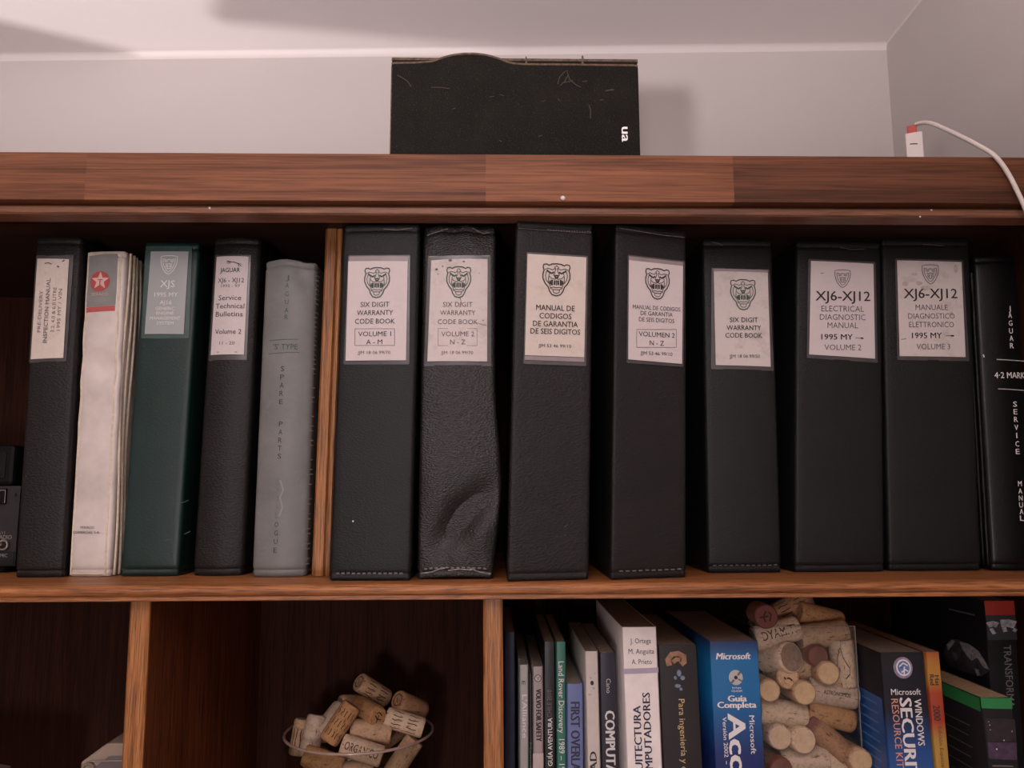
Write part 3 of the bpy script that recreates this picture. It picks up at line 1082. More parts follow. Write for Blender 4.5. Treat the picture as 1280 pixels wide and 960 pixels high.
# 10
r, F, mb = binder('ring_binder', 'black binder set back on the shelf, wrinkled label with snarling cat and no volume', POSE['B10'], BLK, group=GB, bulge=.002)
F.line(mb, [(889, 303), (897, 305), (903, 308)], STITCH, .0006, .0005)
mb.build('cover', r, smooth=40)
stitches(F, r, .0068, 12, STITCH, .06, .95, .0004)
pocket(F, r, [(889.5, 336), (960.5, 338), (889, 461), (966, 463)], FILM)
lb = MB()
F.px_quad(lb, [(890.6, 336.5), (959, 338.5), (891.2, 341), (959, 342.5)], FILM_P, t=.0012)
F.px_quad(lb, [(891.3, 340), (958.8, 341.5), (893.8, 456.7), (962.5, 458.8)], LBL_S, t=.0014)
F.mark(lb, EMB, 927.4, 368, 31.5, 37.5, INK_GREEN, T)
for s, y, ww in (('SIX DIGIT', 400.7, 35), ('WARRANTY', 410.6, 43), ('CODE BOOK', 420, 46)):
    F.text(lb, s, 928.4, y, ww, 6.0, INK, t=T, bold=.004)
F.text(lb, 'JJM 18 06 99/50', 929.4, 446, 38, 4.2, INK, t=T)
lb.build('label', r)

# 11 and 12: wide binders
SHD = shield()


def wide(nm, label, pose, quad, pk, cx, rows, marks):
    r, F, mb = binder('ring_binder', label, pose, BLK, group=GB, bulge=.0015)
    F.line(mb, marks, STITCH, .0005, .0005)
    mb.build('cover', r, smooth=40)
    pocket(F, r, pk, FILM)
    lb = MB()
    F.px_quad(lb, quad, nm, t=.0014)
    return r, F, lb


r, F, lb = wide(LBL, 'wide black binder, label with small shield about electrical faults, volume 2', POSE['B11'], [(1012.5, 326.9), (1090.6, 330.5), (1010.4, 443.5), (1092.7, 448.8)],
                [(1010.5, 325), (1093, 328.5), (1008.5, 447), (1095.5, 453)], 0, 0, [(1049, 310), (1064, 312.6), (1080, 312)])
F.mark(lb, SHD, 1051.4, 348.8, 20, 22, INK_SOFT, T)
F.text(lb, 'XJ6-XJ12', 1052, 370.8, 68, 12, INK, t=T, bold=.012)
for s, y, ww in (('ELECTRICAL', 386.7, 53), ('DIAGNOSTIC', 397.2, 57), ('MANUAL', 407.4, 38)):
    F.text(lb, s, 1051.6, y, ww, 7.2, INK_SOFT, t=T)
F.text(lb, '1995 MY', 1044.5, 421.8, 39, 7, INK, t=T, bold=.01)
F.line(lb, [(1067.5, 423.2), (1077, 423.6)], INK, .0004, T)
F.line(lb, [(1074, 423.4), (1077.5, 423.6)], INK, .0014, T)
F.text(lb, 'VOLUME 2', 1051.8, 434.8, 46, 7, INK_SOFT, t=T)
F.line(lb, [(1024, 343), (1028, 342)], INK_SOFT, .0006, T)
lb.build('label', r)

r, F, lb = wide(LBL_S, 'wide black binder, stained label with Italian wording, volume 3', POSE['B12'], [(1120, 326.3), (1200.4, 328.3), (1123.3, 445.6), (1205.6, 446.7)],
                [(1118.5, 324.5), (1202, 326.5), (1121.5, 449.5), (1210, 451)], 0, 0, [(1152, 306), (1163, 306.8), (1179, 308)])
F.mark(lb, SHD, 1160.8, 343.4, 21, 24, INK_SOFT, T)
F.text(lb, 'XJ6-XJ12', 1161.2, 367.6, 66.5, 12, INK, t=T, bold=.012)
for s, y, ww in (('MANUALE', 385, 40), ('DIAGNOSTICO', 395.8, 58), ('ELETTRONICO', 406.4, 56)):
    F.text(lb, s, 1162.4, y, ww, 6.8, INK_SOFT, t=T)
F.text(lb, '1995 MY', 1156.5, 420, 37, 7, INK, t=T, bold=.01)
F.line(lb, [(1180.5, 420.3), (1190, 420.5)], INK, .0004, T)
F.line(lb, [(1186.5, 420.4), (1190.5, 420.5)], INK, .0014, T)
F.text(lb, 'VOLUME 3', 1164.6, 433.8, 42, 7, INK_SOFT, t=T)
SMUDGE = plain('label_smudge', (.47, .40, .37), .6, .3, vary=.22, vscale=420)
for cx, cy, a, b in ((1130, 355.5, 8, 6), (1147, 355, 9, 5), (1141, 343.5, 7, 3.5), (1155, 361, 12, 6), (1193, 337, 5, 12), (1187, 393.5, 6, 7)):
    F.mark(lb, disc(11), cx, cy, a, b, SMUDGE, .0016, box=(2, 2))
F.line(lb, [(1125, 425), (1131, 424)], INK_SOFT, .0006, T)
lb.build('label', r)

# 13: hard black book-like binder with white letters
r, F, mb = binder('ring_binder', 'glossy black hardback binder at the right end, white letters stacked down its spine', POSE['B13'], BLKG, group=GB, bulge=.0035)
for s, x0, x1, ys in (('JAGUAR', 1259.4, 1262.2, (386.4, 395, 404.6, 414.4, 423.6, 432.8)), ('SERVICE', 1266, 1269.3, (505.5, 515, 524.5, 534.5, 544.5, 555, 564.5)), ('MANUAL', 1272, 1274.5, (604.5, 613.8, 622.5, 631, 639.3, 647.5))):
    for i, ch in enumerate(s):
        F.text(mb, ch, x0 + (x1 - x0) * i / (len(s) - 1), ys[i], {'I': 1.6, 'J': 3.0}.get(ch, 5.0), 6.6, INK_WHITE, t=.0004, bold=0 if ch in 'IJ' else .012)
F.line(mb, [(1243, 450.0), (1255, 450.6), (1268, 451.2), (1281.5, 451.6)], INK_SILVER, .0008, .0004)
F.line(mb, [(1245, 486.6), (1258, 487.2), (1270, 487.8), (1282.5, 488.2)], INK_SILVER, .0008, .0004)
F.text(mb, '4·2 MARK', 1260.5, 469.5, 40, 7.5, INK_WHITE, t=.0004, bold=.008)
F.line(mb, [(1228, 443.5), (1229, 447)], INK_SILVER, .0012, .0004)
mb.build('cover', r, smooth=40)
pm = MB()
w, h = F.w, F.h
for d, o in ((.004, .0006), (.011, .0008), (.0175, .0006), (.024, .0005)):
    pm.tube([Vector((-w / 2 - o + F.sh * z, d, z)) for z in [.004 + (h - .02) * i / 20 for i in range(21)]], .0012, BLK2, 6)
pm.build('hinge_rib', r, smooth=60)

# ------------------------------------------------------------------ things on top of the bookcase
CASEBLK = None
mt, nt, b = new_mat('dusty_black_plastic')
v = obj_coord(nt)
n1 = noise(nt, v, 900, 2, .5)
r1 = ramp(nt, [(.60, (.0075, .006, .005)), (.74, (.075, .060, .044))])
nt.links.new(n1.outputs[0], r1.inputs[0])
n2 = noise(nt, v, 24, 5, .7)
r2 = ramp(nt, [(.45, (0, 0, 0)), (.9, (.22, .22, .22))])
nt.links.new(n2.outputs[0], r2.inputs[0])
nt.links.new(mix(nt, r1.outputs[0], (.05, .042, .028), r2.outputs[0]), b.inputs['Base Color'])
b.inputs['Roughness'].default_value = .65
b.inputs['Specular IOR Level'].default_value = .12
CASEBLK = mt
DUST = plain('brown_dust_layer', (.120, .082, .058), .9, .1, vary=.45, vscale=240)
FIBRE = plain('dust_fibre', (.075, .062, .046), .9, .1)

bx = thing('equipment_case', 'dusty black box with rounded hump standing on top of the bookcase', 'box', (.0206, .08, ZT + .0004))


def to(root, p):
    return Vector(p) - root.location


fl = [at(487.2, 193, .08), at(489.3, 79, .08)]
top = [(489.3, 79), (493, 78), (520, 77.6), (540, 76), (548, 73.2), (558, 69.8), (568, 67.6), (580, 66.3), (592, 66.2), (604, 67.4), (614, 69.4), (624, 72.6), (634, 76.4), (642, 78.6), (656, 79.6), (700, 79.8), (760, 80.6), (792, 81), (797.3, 82), (797.8, 86)]
poly = [(at(487.2, 193, .08).x, ZT)] + [(at(x, y, .08).x, at(x, y, .08).z) for x, y in top] + [(at(800.6, 193, .08).x, ZT)]
pts = [Vector((x, .08, z)) - bx.location for x, z in poly]
MB().prism(pts, (0, .016, 0), CASEBLK).build('front_shell', bx, bevel=.0012)
MB().tube([Vector((x, .0806, z - .0006)) - bx.location for x, z in poly[1:-2]], .0013, DUST, 8).build('dusty_edge', bx, smooth=60)
MB().tube([Vector((poly[i][0] + .0004, .0806, poly[i][1] + o_)) - bx.location for i, o_ in ((0, .002), (1, -.003))], .0007, DUST, 6).build('dusty_edge', bx, smooth=60)
l, rr = at(489.5, 71.0, .097), at(797.3, 73.0, .097)
zt = (l.z + rr.z) / 2
xl, xr = at(488, 193, .097).x, at(799.5, 193, .097).x
mb = MB().box((xl, .0965, ZT), (xr, .150, zt - .003), CASEBLK)
for i, p in enumerate(mb.v):
    mb.v[i] = tuple(Vector(p) - bx.location)
mb.build('rear_body', bx, bevel=.002)
mb = MB()
a = [Vector((l.x, .0972, zt - .004)), Vector((rr.x, .0972, zt - .004)), Vector((rr.x, .0985, zt)), Vector((l.x, .0985, zt)), Vector((l.x, .149, zt)), Vector((rr.x, .149, zt))]
dn = Vector((0, .002, -.003))
vs = [p - bx.location for p in (a[0], a[1], a[2], a[3])] + [p - bx.location for p in (Vector((rr.x, .149, zt)), Vector((l.x, .149, zt)), Vector((rr.x, .149, zt - .004)), Vector((l.x, .149, zt - .004)))]
mb.add(vs, [(0, 1, 2, 3), (3, 2, 4, 5), (5, 4, 6, 7), (7, 6, 1, 0), (0, 3, 5, 7), (1, 6, 4, 2)], DUST)
mb.build('dusty_lid', bx)
BF = Face((bx.location.x, .08, ZT), 0, 0, .26, .15)
mb = MB()
BF.text(mb, 'ua', 780.8, 168.6, 18, 7.6, plain('bright_logo_white', (.88, .85, .84), .5), -90, bold=.06, t=.0004)
mb.build('lettering', bx)
for ln, w_ in (([(497, 95), (503, 98), (509, 102), (514, 109)], 1.4), ([(539, 110), (550, 110), (562, 111.5)], 1.1), ([(697, 106), (699, 98), (704, 92), (709, 89), (710, 95), (705, 104)], 1.5),
               ([(709, 91), (712, 100), (720, 107), (726, 110)], 1.4), ([(700, 108), (704, 104), (711, 103), (716, 101)], 1.2), ([(736, 132), (738, 138), (738, 149)], 1.7), ([(757, 115), (762, 113.5), (767, 113)], 2.4),
               ([(750, 126), (754, 125.5)], 1.3), ([(612, 122), (618, 121)], 1.0), ([(625, 119), (630, 120.5)], .9), ([(677, 128), (682, 126)], 1.0), ([(728, 103), (734, 102)], 1.4), ([(697, 124), (700, 127)], 1.2), ([(624, 176), (627, 178)], 1.4), ([(566, 137), (569, 136)], 1.2), ([(673, 171), (678, 170)], 1.2)):
    pp = []
    for x, y in ln:
        u, v_ = BF.uv(x, y)
        pp.append(BF.p(u, v_, .0006))
    MB().tube(pp, w_ * .00036, FIBRE, 5).build('dust_fibre', bx)
for x, y0, y1, s in ((657.5, 71, 81, 1), (728, 70, 81, 1.3)):
    q0, q1 = at(x, y1, .0965) - bx.location, at(x, y0, .0965) - bx.location
    MB().tube([q0, (q0 + q1) / 2 + Vector((.0006, 0, 0)), q1], [.0013 * s, .0010 * s, .0007 * s], DUST, 6).build('dust_fibre', bx)

PLASW = plain('white_plastic', (.66, .58, .54), .4, .5)
REDPL = plain('red_plastic', (.42, .045, .025), .4, .5)
ad0, ad1 = at(1133.5, 193, .055), at(1152.5, 165.5, .055)
adp = thing('power_adapter', 'small white plug adapter standing on the bookcase near the right wall', 'adapter', ((ad0.x + ad1.x) / 2, .055, ZT + .0004), R_(-27))
wd = ad1.x - ad0.x
hh = ad1.z - ZT
wd *= .93
MB().box((-wd / 2, 0, 0), (wd / 2, .020, hh), PLASW).build('body', adp, bevel=.0012)
AF = Face((adp.location.x, .055, ZT + .0004), R_(-27), 0, wd, hh)
mb = MB()
AF.line(mb, [(1137.5, 180.2), (1142, 179.8), (1147, 180)], INK, .0011, .0003)
mb.build('slot_mark', adp)
q0, q1 = at(1135.8, 165.6, .060), at(1146.5, 166.5, .060)
cbl = thing('charging_cable', 'white cable with red plug draped from adapter over the fascia', 'cable', ((q0.x + q1.x) / 2 - .0002, .0615, adp.location.z + hh + .0003), R_(-27))
MB().box((-(q1.x - q0.x) / 2, -.004, .0), ((q1.x - q0.x) / 2, .004, .0085), REDPL).build('plug', cbl, bevel=.0006)
path = [at(1141.5, 160.5, .0625), at(1142.4, 158.3, .0625), at(1145.0, 155.6, .061), at(1150, 154, .056), at(1158, 153.2, .046), at(1168, 155.5, .034), at(1185, 163, .016), at(1210, 175, -.008), at(1232, 187, -.022), at(1243, 194.5, -.0285), at(1253, 206, -.0295), at(1263, 222, -.0295), at(1272, 240, -.0295), at(1280, 257, -.0295), at(1290, 282, -.0295), at(1297, 310, -.0295), at(1300, 345, -.0295)]
fine = []
for i in range(len(path) - 1):
    p0, p1, p2, p3 = path[max(i - 1, 0)], path[i], path[i + 1], path[min(i + 2, len(path) - 1)]
    for k in range(5):
        t = k / 5
        fine.append(.5 * ((2 * p1) + (p2 - p0) * t + (2 * p0 - 5 * p1 + 4 * p2 - p3) * t * t + (3 * p1 - p0 - 3 * p2 + p3) * t ** 3))
fine.append(path[-1])
fine = [Matrix.Rotation(R_(27), 3, 'Z') @ (q_ - cbl.location) for q_ in fine]
CABLE = plain('white_cable_sleeve', (.70, .62, .57), .45, .4)
MB().tube(fine, .0021, CABLE, 10).build('cord', cbl, smooth=60)
MB().tube([fine[0] - Vector((0, 0, .001)), fine[3], fine[6], fine[9]], [.0026, .0025, .0023, .0021], plain('grey_strain_relief', (.34, .24, .22), .6, .3), 10).build('strain_relief', cbl, smooth=60)

# ------------------------------------------------------------------ electronics in the left end of the binder row
RADG = plain('grey_radio_panel', (.024, .021, .021), .6, .25, vary=.15)
RADD = plain('dark_radio_panel', (.009, .010, .011), .6, .25)
BLKP = plain('black_plastic', (.0035, .003, .0035), .6, .15)
CHROME = plain('brushed_metal', (.55, .50, .46), .3, .5, metal=1.0)
YR = .095
p0, p1 = at(26, 608, YR), at(26, 702, YR)
rad = thing('radio', 'grey radio set with round jack behind the leftmost binder', 'radio', (p0.x - .10, YR, ZS + .0004))
hx = .10
zt_ = p0.z - ZS
zl = p1.z - ZS
ow = .0065
hm = MB().box((-hx, .0, ow), (hx, .13, zt_), RADG)
MB().box((-hx + .001, -.0012, ow + .0005), (hx - .001, .001, at(10, 690, YR).z - ZS), RADD).build('lower_strip', rad, bevel=.0005)
for sx in (-1, 1):
    MB().lathe([(.008, 0), (.009, .0012), (.009, ow + .001)], BLKP, 16, Matrix.Translation((sx * .08, .012, 0))).build('foot', rad)
RF = Face((rad.location.x, YR, ZS), 0, 0, .2, .1)
bt = MB()
c = RF.uv(1, 621)
bt.box((c[0] - .0085, -.003, c[1] - .0075), (c[0] + .006, .001, c[1] + .0075), BLKP)
bo = bt.build('push_button', rad, bevel=.0006)
fr = MB()
RF.flat(fr, strokes([[RF.uv(-8, 613.5), RF.uv(9.3, 613.2), RF.uv(8.4, 629)]], .0007), 0, 0, 1, 1, plain('light_print', (.26, .22, .20), .5), .0034)
fr.build('button_outline', bo)
jc = RF.uv(6.0, 681.5)
M = Matrix.Translation((jc[0], 0, jc[1])) @ Matrix.Rotation(R_(90), 4, 'X')
MB().lathe([(.0036, .001), (.0036, .0035), (.0050, .0035), (.0054, .0025), (.0054, 0), (.0036, 0)], CHROME, 28, M, close=True).build('jack_ring', rad, smooth=40)
MB().lathe([(.0014, 0), (.0014, .006), (.0008, .0072), (0, .0074)], CHROME, 14, M @ Matrix.Translation((-.0006, 0, 0))).build('jack_pin', rad, smooth=40)
mb = hm
LP = plain('light_print', (.26, .22, .20), .5)
RF.text(mb, 'RADIO', 5.5, 671.8, 19, 5.0, LP, t=.0004, bold=.01)
RF.text(mb, 'MIC', 5.8, 694.6, 9, 4.2, LP, t=.0016, bold=.01)
for a_, b_ in (((-1, 665), (1, 668.5)), ((2.5, 664.5), (3.5, 668)), ((6, 664.5), (6, 668))):
    RF.line(mb, [a_, b_], LP, .0004, .0004)
RF.line(mb, [(20.2, 617), (19.8, 621)], BLKP, .0018, .0004)
mb.build('housing', rad)
up0 = at(24, 556, YR + .006)
pb = thing('black_case', 'plain black case stacked on the grey radio at the left edge', 'case', (rad.location.x, YR + .006, ZS + zt_))
hh2 = up0.z - ZS - zt_
MB().box((-.092, 0, .0008), (.088, .12, hh2), BLKP).build('housing', pb, bevel=.004)
MB().box((-.085, -.0012, .008), (.080, .001, hh2 - .007), plain('dark_screen', (.0025, .0025, .003), .4, .2)).build('front_panel', pb, bevel=.0006)

# lower left compartment: beige framed case and a grey box, both mostly hidden
BEIGE = plain('beige_plastic', (.30, .225, .175), .5, .4, vary=.1)
GREYP = plain('grey_plastic', (.13, .105, .105), .5, .4, vary=.1)
YC = .10
o = at(150, 945, YC)
cs = thing('storage_case', 'beige framed grey case with cut corners behind the left partition', 'case', (o.x, YC, ZB + .0004))
outl = [(101, 953), (103, 951.5), (132, 930.5), (137, 929.2), (172, 929.2), (178, 933), (203, 953), (203, 985)]
P = [at(x, y, YC) for x, y in outl]
zb = .0
prof = [(P[0].x, ZB + .0004), (P[0].x, P[0].z)] + [(p.x, p.z) for p in P[1:-1]] + [(P[-2].x, ZB + .0004)]
pp = [Vector((x, YC, z)) - cs.location for x, z in prof]
MB().prism(pp, (0, .07, 0), BEIGE).build('frame', cs, bevel=.0015)
cx_ = sum(p.x for p in pp) / len(pp)
ctr = Vector((cs.location.x - cs.location.x + (pp[0].x + pp[-1].x) / 2, 0, .05))
inn = [Vector((ctr.x + (p.x - ctr.x) * .80, -.0008, ctr.z + (p.z - ctr.z) * .86 if p.z > .01 else .012)) for p in pp]
pan = MB().prism(inn, (0, .004, 0), GREYP).build('panel', cs)
zline = at(118, 951, YC).z - ZB
MB().box((inn[0].x + .001, -.0022, zline - .0006), (inn[-1].x - .001, .0, zline + .0006), BEIGE).build('seam_strip', pan)
M = Matrix.Translation((at(111.5, 961, YC).x - cs.location.x, 0, at(111.5, 961, YC).z - ZB)) @ Matrix.Rotation(R_(90), 4, 'X')
MB().lathe([(.0042, 0), (.0042, .003), (.0062, .003), (.0066, 0)], CHROME, 24, M, close=True).build('ring_catch', cs, smooth=40)
q = at(14, 957.5, .15)
gb = thing('grey_box', 'grey box corner at the bottom left edge', 'box', (q.x - .07, .06, ZB + .0004))
hq = q.z - ZB
MB().prism([(-.07, 0, 0), (.07, 0, 0), (.07, 0, hq), (.035, 0, hq + .006), (-.07, 0, hq + .008)], (0, .09, 0), GREYP).build('body', gb, bevel=.001)
MB().box((-.066, -.0015, hq * .35), (.066, .0005, hq * .8), BEIGE).build('front_strip', gb)

# ------------------------------------------------------------------ wine corks
CK_A = cork_mat('cork_tan', (.48, .30, .175), (.29, .165, .09))
CK_B = cork_mat('cork_pale', (.60, .43, .30), (.42, .285, .19))
CK_C = cork_mat('cork_orange', (.42, .215, .090), (.26, .12, .045))
CK_R = cork_mat('cork_wine_stained', (.34, .175, .09), (.22, .11, .055), stain=(.16, .045, .035))
CK_G = cork_mat('cork_grey', (.52, .38, .285), (.36, .25, .18))
PRINT = plain('brown_cork_print', (.060, .028, .016), .8, .1)
PRINT_R = plain('red_cork_print', (.16, .045, .03), .8, .1)


def cork(label, px, py, Y, d, L, D, mat, group, txt=None, tsize=(.034, .008), end=None, end_mat=None, bands=0, roll=0.0, flip=False):
    """d = direction of the cork's long axis: (right, into the shelf, up)"""
    if group == 'wine corks in the round glass bowl':
        L, D = L * .92, D * .90
    c = at(px, py, Y)
    z = Vector(d).normalized()
    to_cam = (CP - c).normalized()
    x = to_cam - z * to_cam.dot(z)
    if x.length < .25:
        x = Vector((0, 0, 1)) - z * z.z
    x.normalize()
    y = z.cross(x)
    Rm = Matrix((x, y, z)).transposed()
    r = D / 2
    mb = MB()
    ch = .0012
    mb.lathe([(r - ch - .0002, -L / 2), (r - .0003, -L / 2 + ch), (r, -L / 2 + .004), (r, L / 2 - .004), (r - .0003, L / 2 - ch), (r - ch - .0002, L / 2)], mat, 28)

    def wrap(geo, su, sv, a0, b0, m_, up):
        vs, fs = geo
        out = []
        for q_ in vs:
            a, b_ = q_[0], q_[1]
            aa, bb = a * su + a0, -(b_ * sv + b0)
            if flip:
                aa, bb = -aa, -bb
            ph = bb / r
            ru = r + up + (q_[2] if len(q_) > 2 else 0)
            out.append((ru * math.cos(ph), ru * math.sin(ph), aa))
        mb.add(out, fs, m_)
    if txt:
        n = len(txt)
        for i, s in enumerate(txt):
            wrap(glyphs(s, .02), tsize[0], tsize[1], 0, ((n - 1) / 2 - i) * tsize[1] * 1.5, PRINT, .00015)
    rnd = random.Random(int(px * 7 + py))
    for k in range(bands):
        a0 = (-.5 + (k + .5) / bands) * L * .8
        for j in range(5):
            wrap(strokes([[(-.5, 0), (-.2, rnd.uniform(-.3, .3)), (.2, rnd.uniform(-.3, .3)), (.5, 0)]], .25), L * .5 / bands, .0035, a0, (j - 2) * .0044, PRINT, .00012)
    if end:
        geo = {'cross': strokes([[(-.5, .1), (0, .25), (.5, 0)], [(-.1, .6), (.05, -.2)], [(-.4, -.3), (.2, -.45), (.4, -.2)]], .14),
               'ring': strokes([[(math.cos(a) * .62, math.sin(a) * .62) for a in [2 * math.pi * i / 20 for i in range(21)]], [(-.25, -.2), (.1, .3), (.3, -.1)]], .11),
               'crack': strokes([[(-.45, .1), (-.1, .0), (.1, .12)], [(.15, .25), (.4, .12)]], .16),
               'spots': strokes([[(-.5, .2), (-.2, .3), (-.25, 0)], [(.1, .3), (.3, .05)], [(-.2, -.3), (.15, -.2), (.4, -.35)], [(-.1, .05), (.2, .1)]], .16)}[end]
        s = 1 if z.y < 0 else -1
        vs, fs = geo
        mb.add([(a * r * .9, b_ * r * .9, s * (L / 2 + .0001)) for a, b_ in vs], fs, PRINT_R if end == 'spots' else PRINT)
    if end_mat:
        s = 1 if z.y < 0 else -1
        vs, fs = disc(28, r - ch - .0006)
        mb.add([(a, b_, s * (L / 2 + .0002)) for a, b_ in vs], fs, end_mat)
    o = mb.build('wine_cork', smooth=40)
    o.location = c
    o.rotation_euler = (Rm @ Matrix.Rotation(roll, 3, 'Z')).to_euler()
    return tag(o, label, 'cork', group)


# the round glass bowl of corks
rc = at(449.5, 914, .225)
RB = .0820
gbw = thing('glass_bowl', 'round clear glass bowl heaped with wine corks in the middle lower compartment', 'bowl', (rc.x, .225, ZB + .0004))
hb = rc.z - ZB
GLASS = clear('clear_glass', (.93, .945, .935), .12)
prof = [(.0, .0005), (.056, .0005), (.064, .004), (.070, .03), (.0765, hb * .6), (RB - .0006, hb - .002), (RB, hb), (RB - .0022, hb + .0006), (RB - .0030, hb - .002), (.0735, hb * .6), (.0668, .03), (.060, .008), (.0, .006)]
MB().lathe(prof, GLASS, 64).build('bowl_wall', gbw, smooth=50)
RIMG = plain('glass_rim_edge', (.40, .27, .22), .15, .8)
tr = [(RB - .0012 + .0016 * math.cos(a), hb + .0016 * math.sin(a)) for a in [2 * math.pi * i / 8 for i in range(8)]]
MB().lathe(tr, RIMG, 64, close=True).build('rim', gbw, smooth=60)
G1 = 'wine corks in the round glass bowl'
YG = .225
cork('cork tilted highest on the heap in the glass bowl', 466, 863, YG + .005, (.72, .55, -.62), .046, .0235, CK_A, G1, bands=2, end='ring')
cork('cork leaning on the right rim of the glass bowl, round end showing', 513, 882, YG - .010, (.60, .62, -.45), .044, .0240, CK_R, G1, end='ring')
cork('pale cork lying inside the right rim of the glass bowl', 506, 903, YG - .030, (.95, .0, -.29), .046, .0235, CK_B, G1, bands=2)
cork('cork with stamped end facing out near the middle of the glass bowl', 460, 889, YG - .022, (.66, -.72, -.12), .043, .0245, CK_C, G1, end='cross')
cork('orange cork with two lines of print leaning across the glass bowl', 425.5, 903.5, YG - .048, (.52, .18, .78), .046, .0240, CK_C, G1, bands=3)
cork('smooth cork lying behind the lettered one in the glass bowl', 464, 914, YG - .034, (.97, .05, -.16), .047, .0235, CK_A, G1)
cork('pale cork printed with ORGANICO at the front of the glass bowl', 452.5, 938, YG - .052, (.95, .0, -.30), .048, .0240, CK_B, G1, txt=['ORGANICO'], tsize=(.036, .0078))
cork('upright cork second from the left rim of the glass bowl', 391, 919, YG - .022, (.18, .25, .95), .044, .0240, CK_G, G1)
cork('cork touching the left rim of the glass bowl', 376, 921, YG - .006, (.12, .15, .95), .040, .0225, CK_A, G1, bands=1)
cork('cork half hidden behind the orange leaning one in the glass bowl', 413, 902, YG - .010, (.4, .6, .5), .044, .0240, CK_G, G1)
cork('cork at the back of the heap in the glass bowl', 446, 880, YG + .020, (.8, .5, -.1), .044, .0235, CK_A, G1)
cork('cork lying low at the left front under the rim of the glass bowl', 404, 951, YG - .050, (.94, .0, -.30), .046, .0240, CK_C, G1)
cork('cork slanting up at the right under the rim of the glass bowl', 504, 946, YG - .036, (.55, .1, .78), .046, .0240, CK_A, G1)
cork('cork low at the far left inside the glass bowl', 392, 957, YG + .006, (.2, .4, .8), .044, .0235, CK_C, G1)
cork('small part of a cork low in the middle of the glass bowl', 441, 964, YG - .045, (.9, .3, .1), .044, .0235, CK_A, G1)
cork('cork at the right back inside the glass bowl', 487, 920, YG + .006, (.5, .7, .2), .044, .0235, CK_A, G1)
for i in range(7):
    a = 2 * math.pi * i / 6
    p = Vector((gbw.location.x, .225, 0)) + (Vector((math.cos(a), math.sin(a), 0)) * .034 if i < 6 else Vector((0, 0, 0)))
    o = MB().lathe([(.0105, -.022), (.0115, -.021), (.0115, .021), (.0105, .022)], CK_A, 24).build('wine_cork', smooth=40)
    o.location = (p.x, p.y, ZB + .0305)
    tag(o, 'cork standing at the bottom of the round glass bowl', 'cork', 'corks at the bottom of the glass bowl')

# the square clear box of corks between the paperbacks
YA = .088
tl_, tr_ = at(941, 784.5, YA), at(1067.5, 783.5, YA)
bl_, br_ = at(953, 960, YA), at(1078, 960, YA)
WA = tr_.x - tl_.x
HA = (tl_.z + tr_.z) / 2 - ZB
DA = .085
abx = thing('clear_box', 'tall clear plastic box packed with wine corks between two computer books', 'box', ((tl_.x + tr_.x) / 2 + .001, YA, ZB + .0004))
ACR = clear('clear_acrylic', (.95, .955, .95))
EDGE = plain('acrylic_edge', (.22, .20, .19), .2, .7)
t = .002
mb = MB()
mb.box((-WA / 2, 0, 0), (WA / 2, t, HA), ACR)
mb.build('front_wall', abx)
MB().box((-WA / 2, DA - t, 0), (WA / 2, DA, HA), ACR).build('back_wall', abx)
MB().box((-WA / 2, t, 0), (-WA / 2 + t, DA - t, HA), ACR).build('side_wall', abx)
MB().box((WA / 2 - t, t, 0), (WA / 2, DA - t, HA), ACR).build('side_wall', abx)
MB().box((-WA / 2 + t, t, 0), (WA / 2 - t, DA - t, t), ACR).build('bottom', abx)
mb = MB()
mb.box((-WA / 2, 0, HA), (WA / 2, t, HA + .0005), EDGE)
mb.box((WA / 2 - .0004, -.0002, 0), (WA / 2 + .0002, t, HA), EDGE)
mb.build('polished_edge', abx)
G2 = 'wine corks in the clear box'
YK = YA + .0165
E_RED = plain('wine_red_end', (.17, .085, .065), .8, .1, vary=.2)
E_TAN = plain('tan_end', (.50, .345, .20), .8, .1, vary=.12, vscale=200)
E_PAL = plain('pale_end', (.50, .36, .24), .8, .1, vary=.12, vscale=200)
V = (0.0, -1, .06)
cork('cork end highest at left, above the rim of the clear box', 952, 768, YK + .004, (-.12, -1, .05), .044, .0235, CK_R, G2, end='cross')
cork('printed brown cork lying highest behind the rim of the clear box', 987, 760, YK + .030, (.88, .1, .42), .046, .0240, CK_R, G2, bands=2)
cork('cork with dark end lying above the rim of the clear box', 1023, 771.5, YK + .022, (.93, .15, -.24), .048, .0235, CK_C, G2)
cork('pale cork lettered DYAMITI along the top edge of the clear box', 969.5, 791.5, YK, (.96, 0, .24), .046, .0245, CK_B, G2, txt=['DYAMITI'], tsize=(.034, .0085))
cork('smooth cork lying at the top right of the clear box', 1028, 793, YK + .002, (.98, 0, .11), .048, .0240, CK_A, G2)
cork('upright pale cork with an outline drawing at the right of the clear box', 1053.5, 828, YK - .003, (.06, 0, -1), .045, .0240, CK_B, G2)
ob = bpy.context.scene.objects[-1] if False else None
cork('thick cork with round stamp on its end at the left of the clear box', 973, 822, YK - .001, (.38, -.85, .18), .036, .0300, CK_B, G2, end='ring', end_mat=plain('stamped_end', (.25, .17, .125), .8, .1, vary=.25, vscale=220))
cork('cork with dull red end under the smooth cork in the clear box', 1012, 816.5, YK + .004, V, .044, .0215, CK_R, G2, end_mat=E_RED)
cork('short slanting cork in the upper middle of the clear box', 998.5, 838, YK + .006, (.75, -.3, .5), .030, .0220, CK_A, G2)
cork('cork end with red specks left of the upright cork in the clear box', 1024.5, 837, YK - .002, V, .044, .0225, CK_A, G2, end='spots', end_mat=E_TAN)
cork('plain cork end below the stamped cork in the clear box', 975.5, 842.5, YK + .004, V, .044, .0220, CK_A, G2, end='crack')
cork('clean tan cork end in the middle of the clear box', 995.5, 861, YK - .002, V, .044, .0230, CK_A, G2, end_mat=E_TAN)
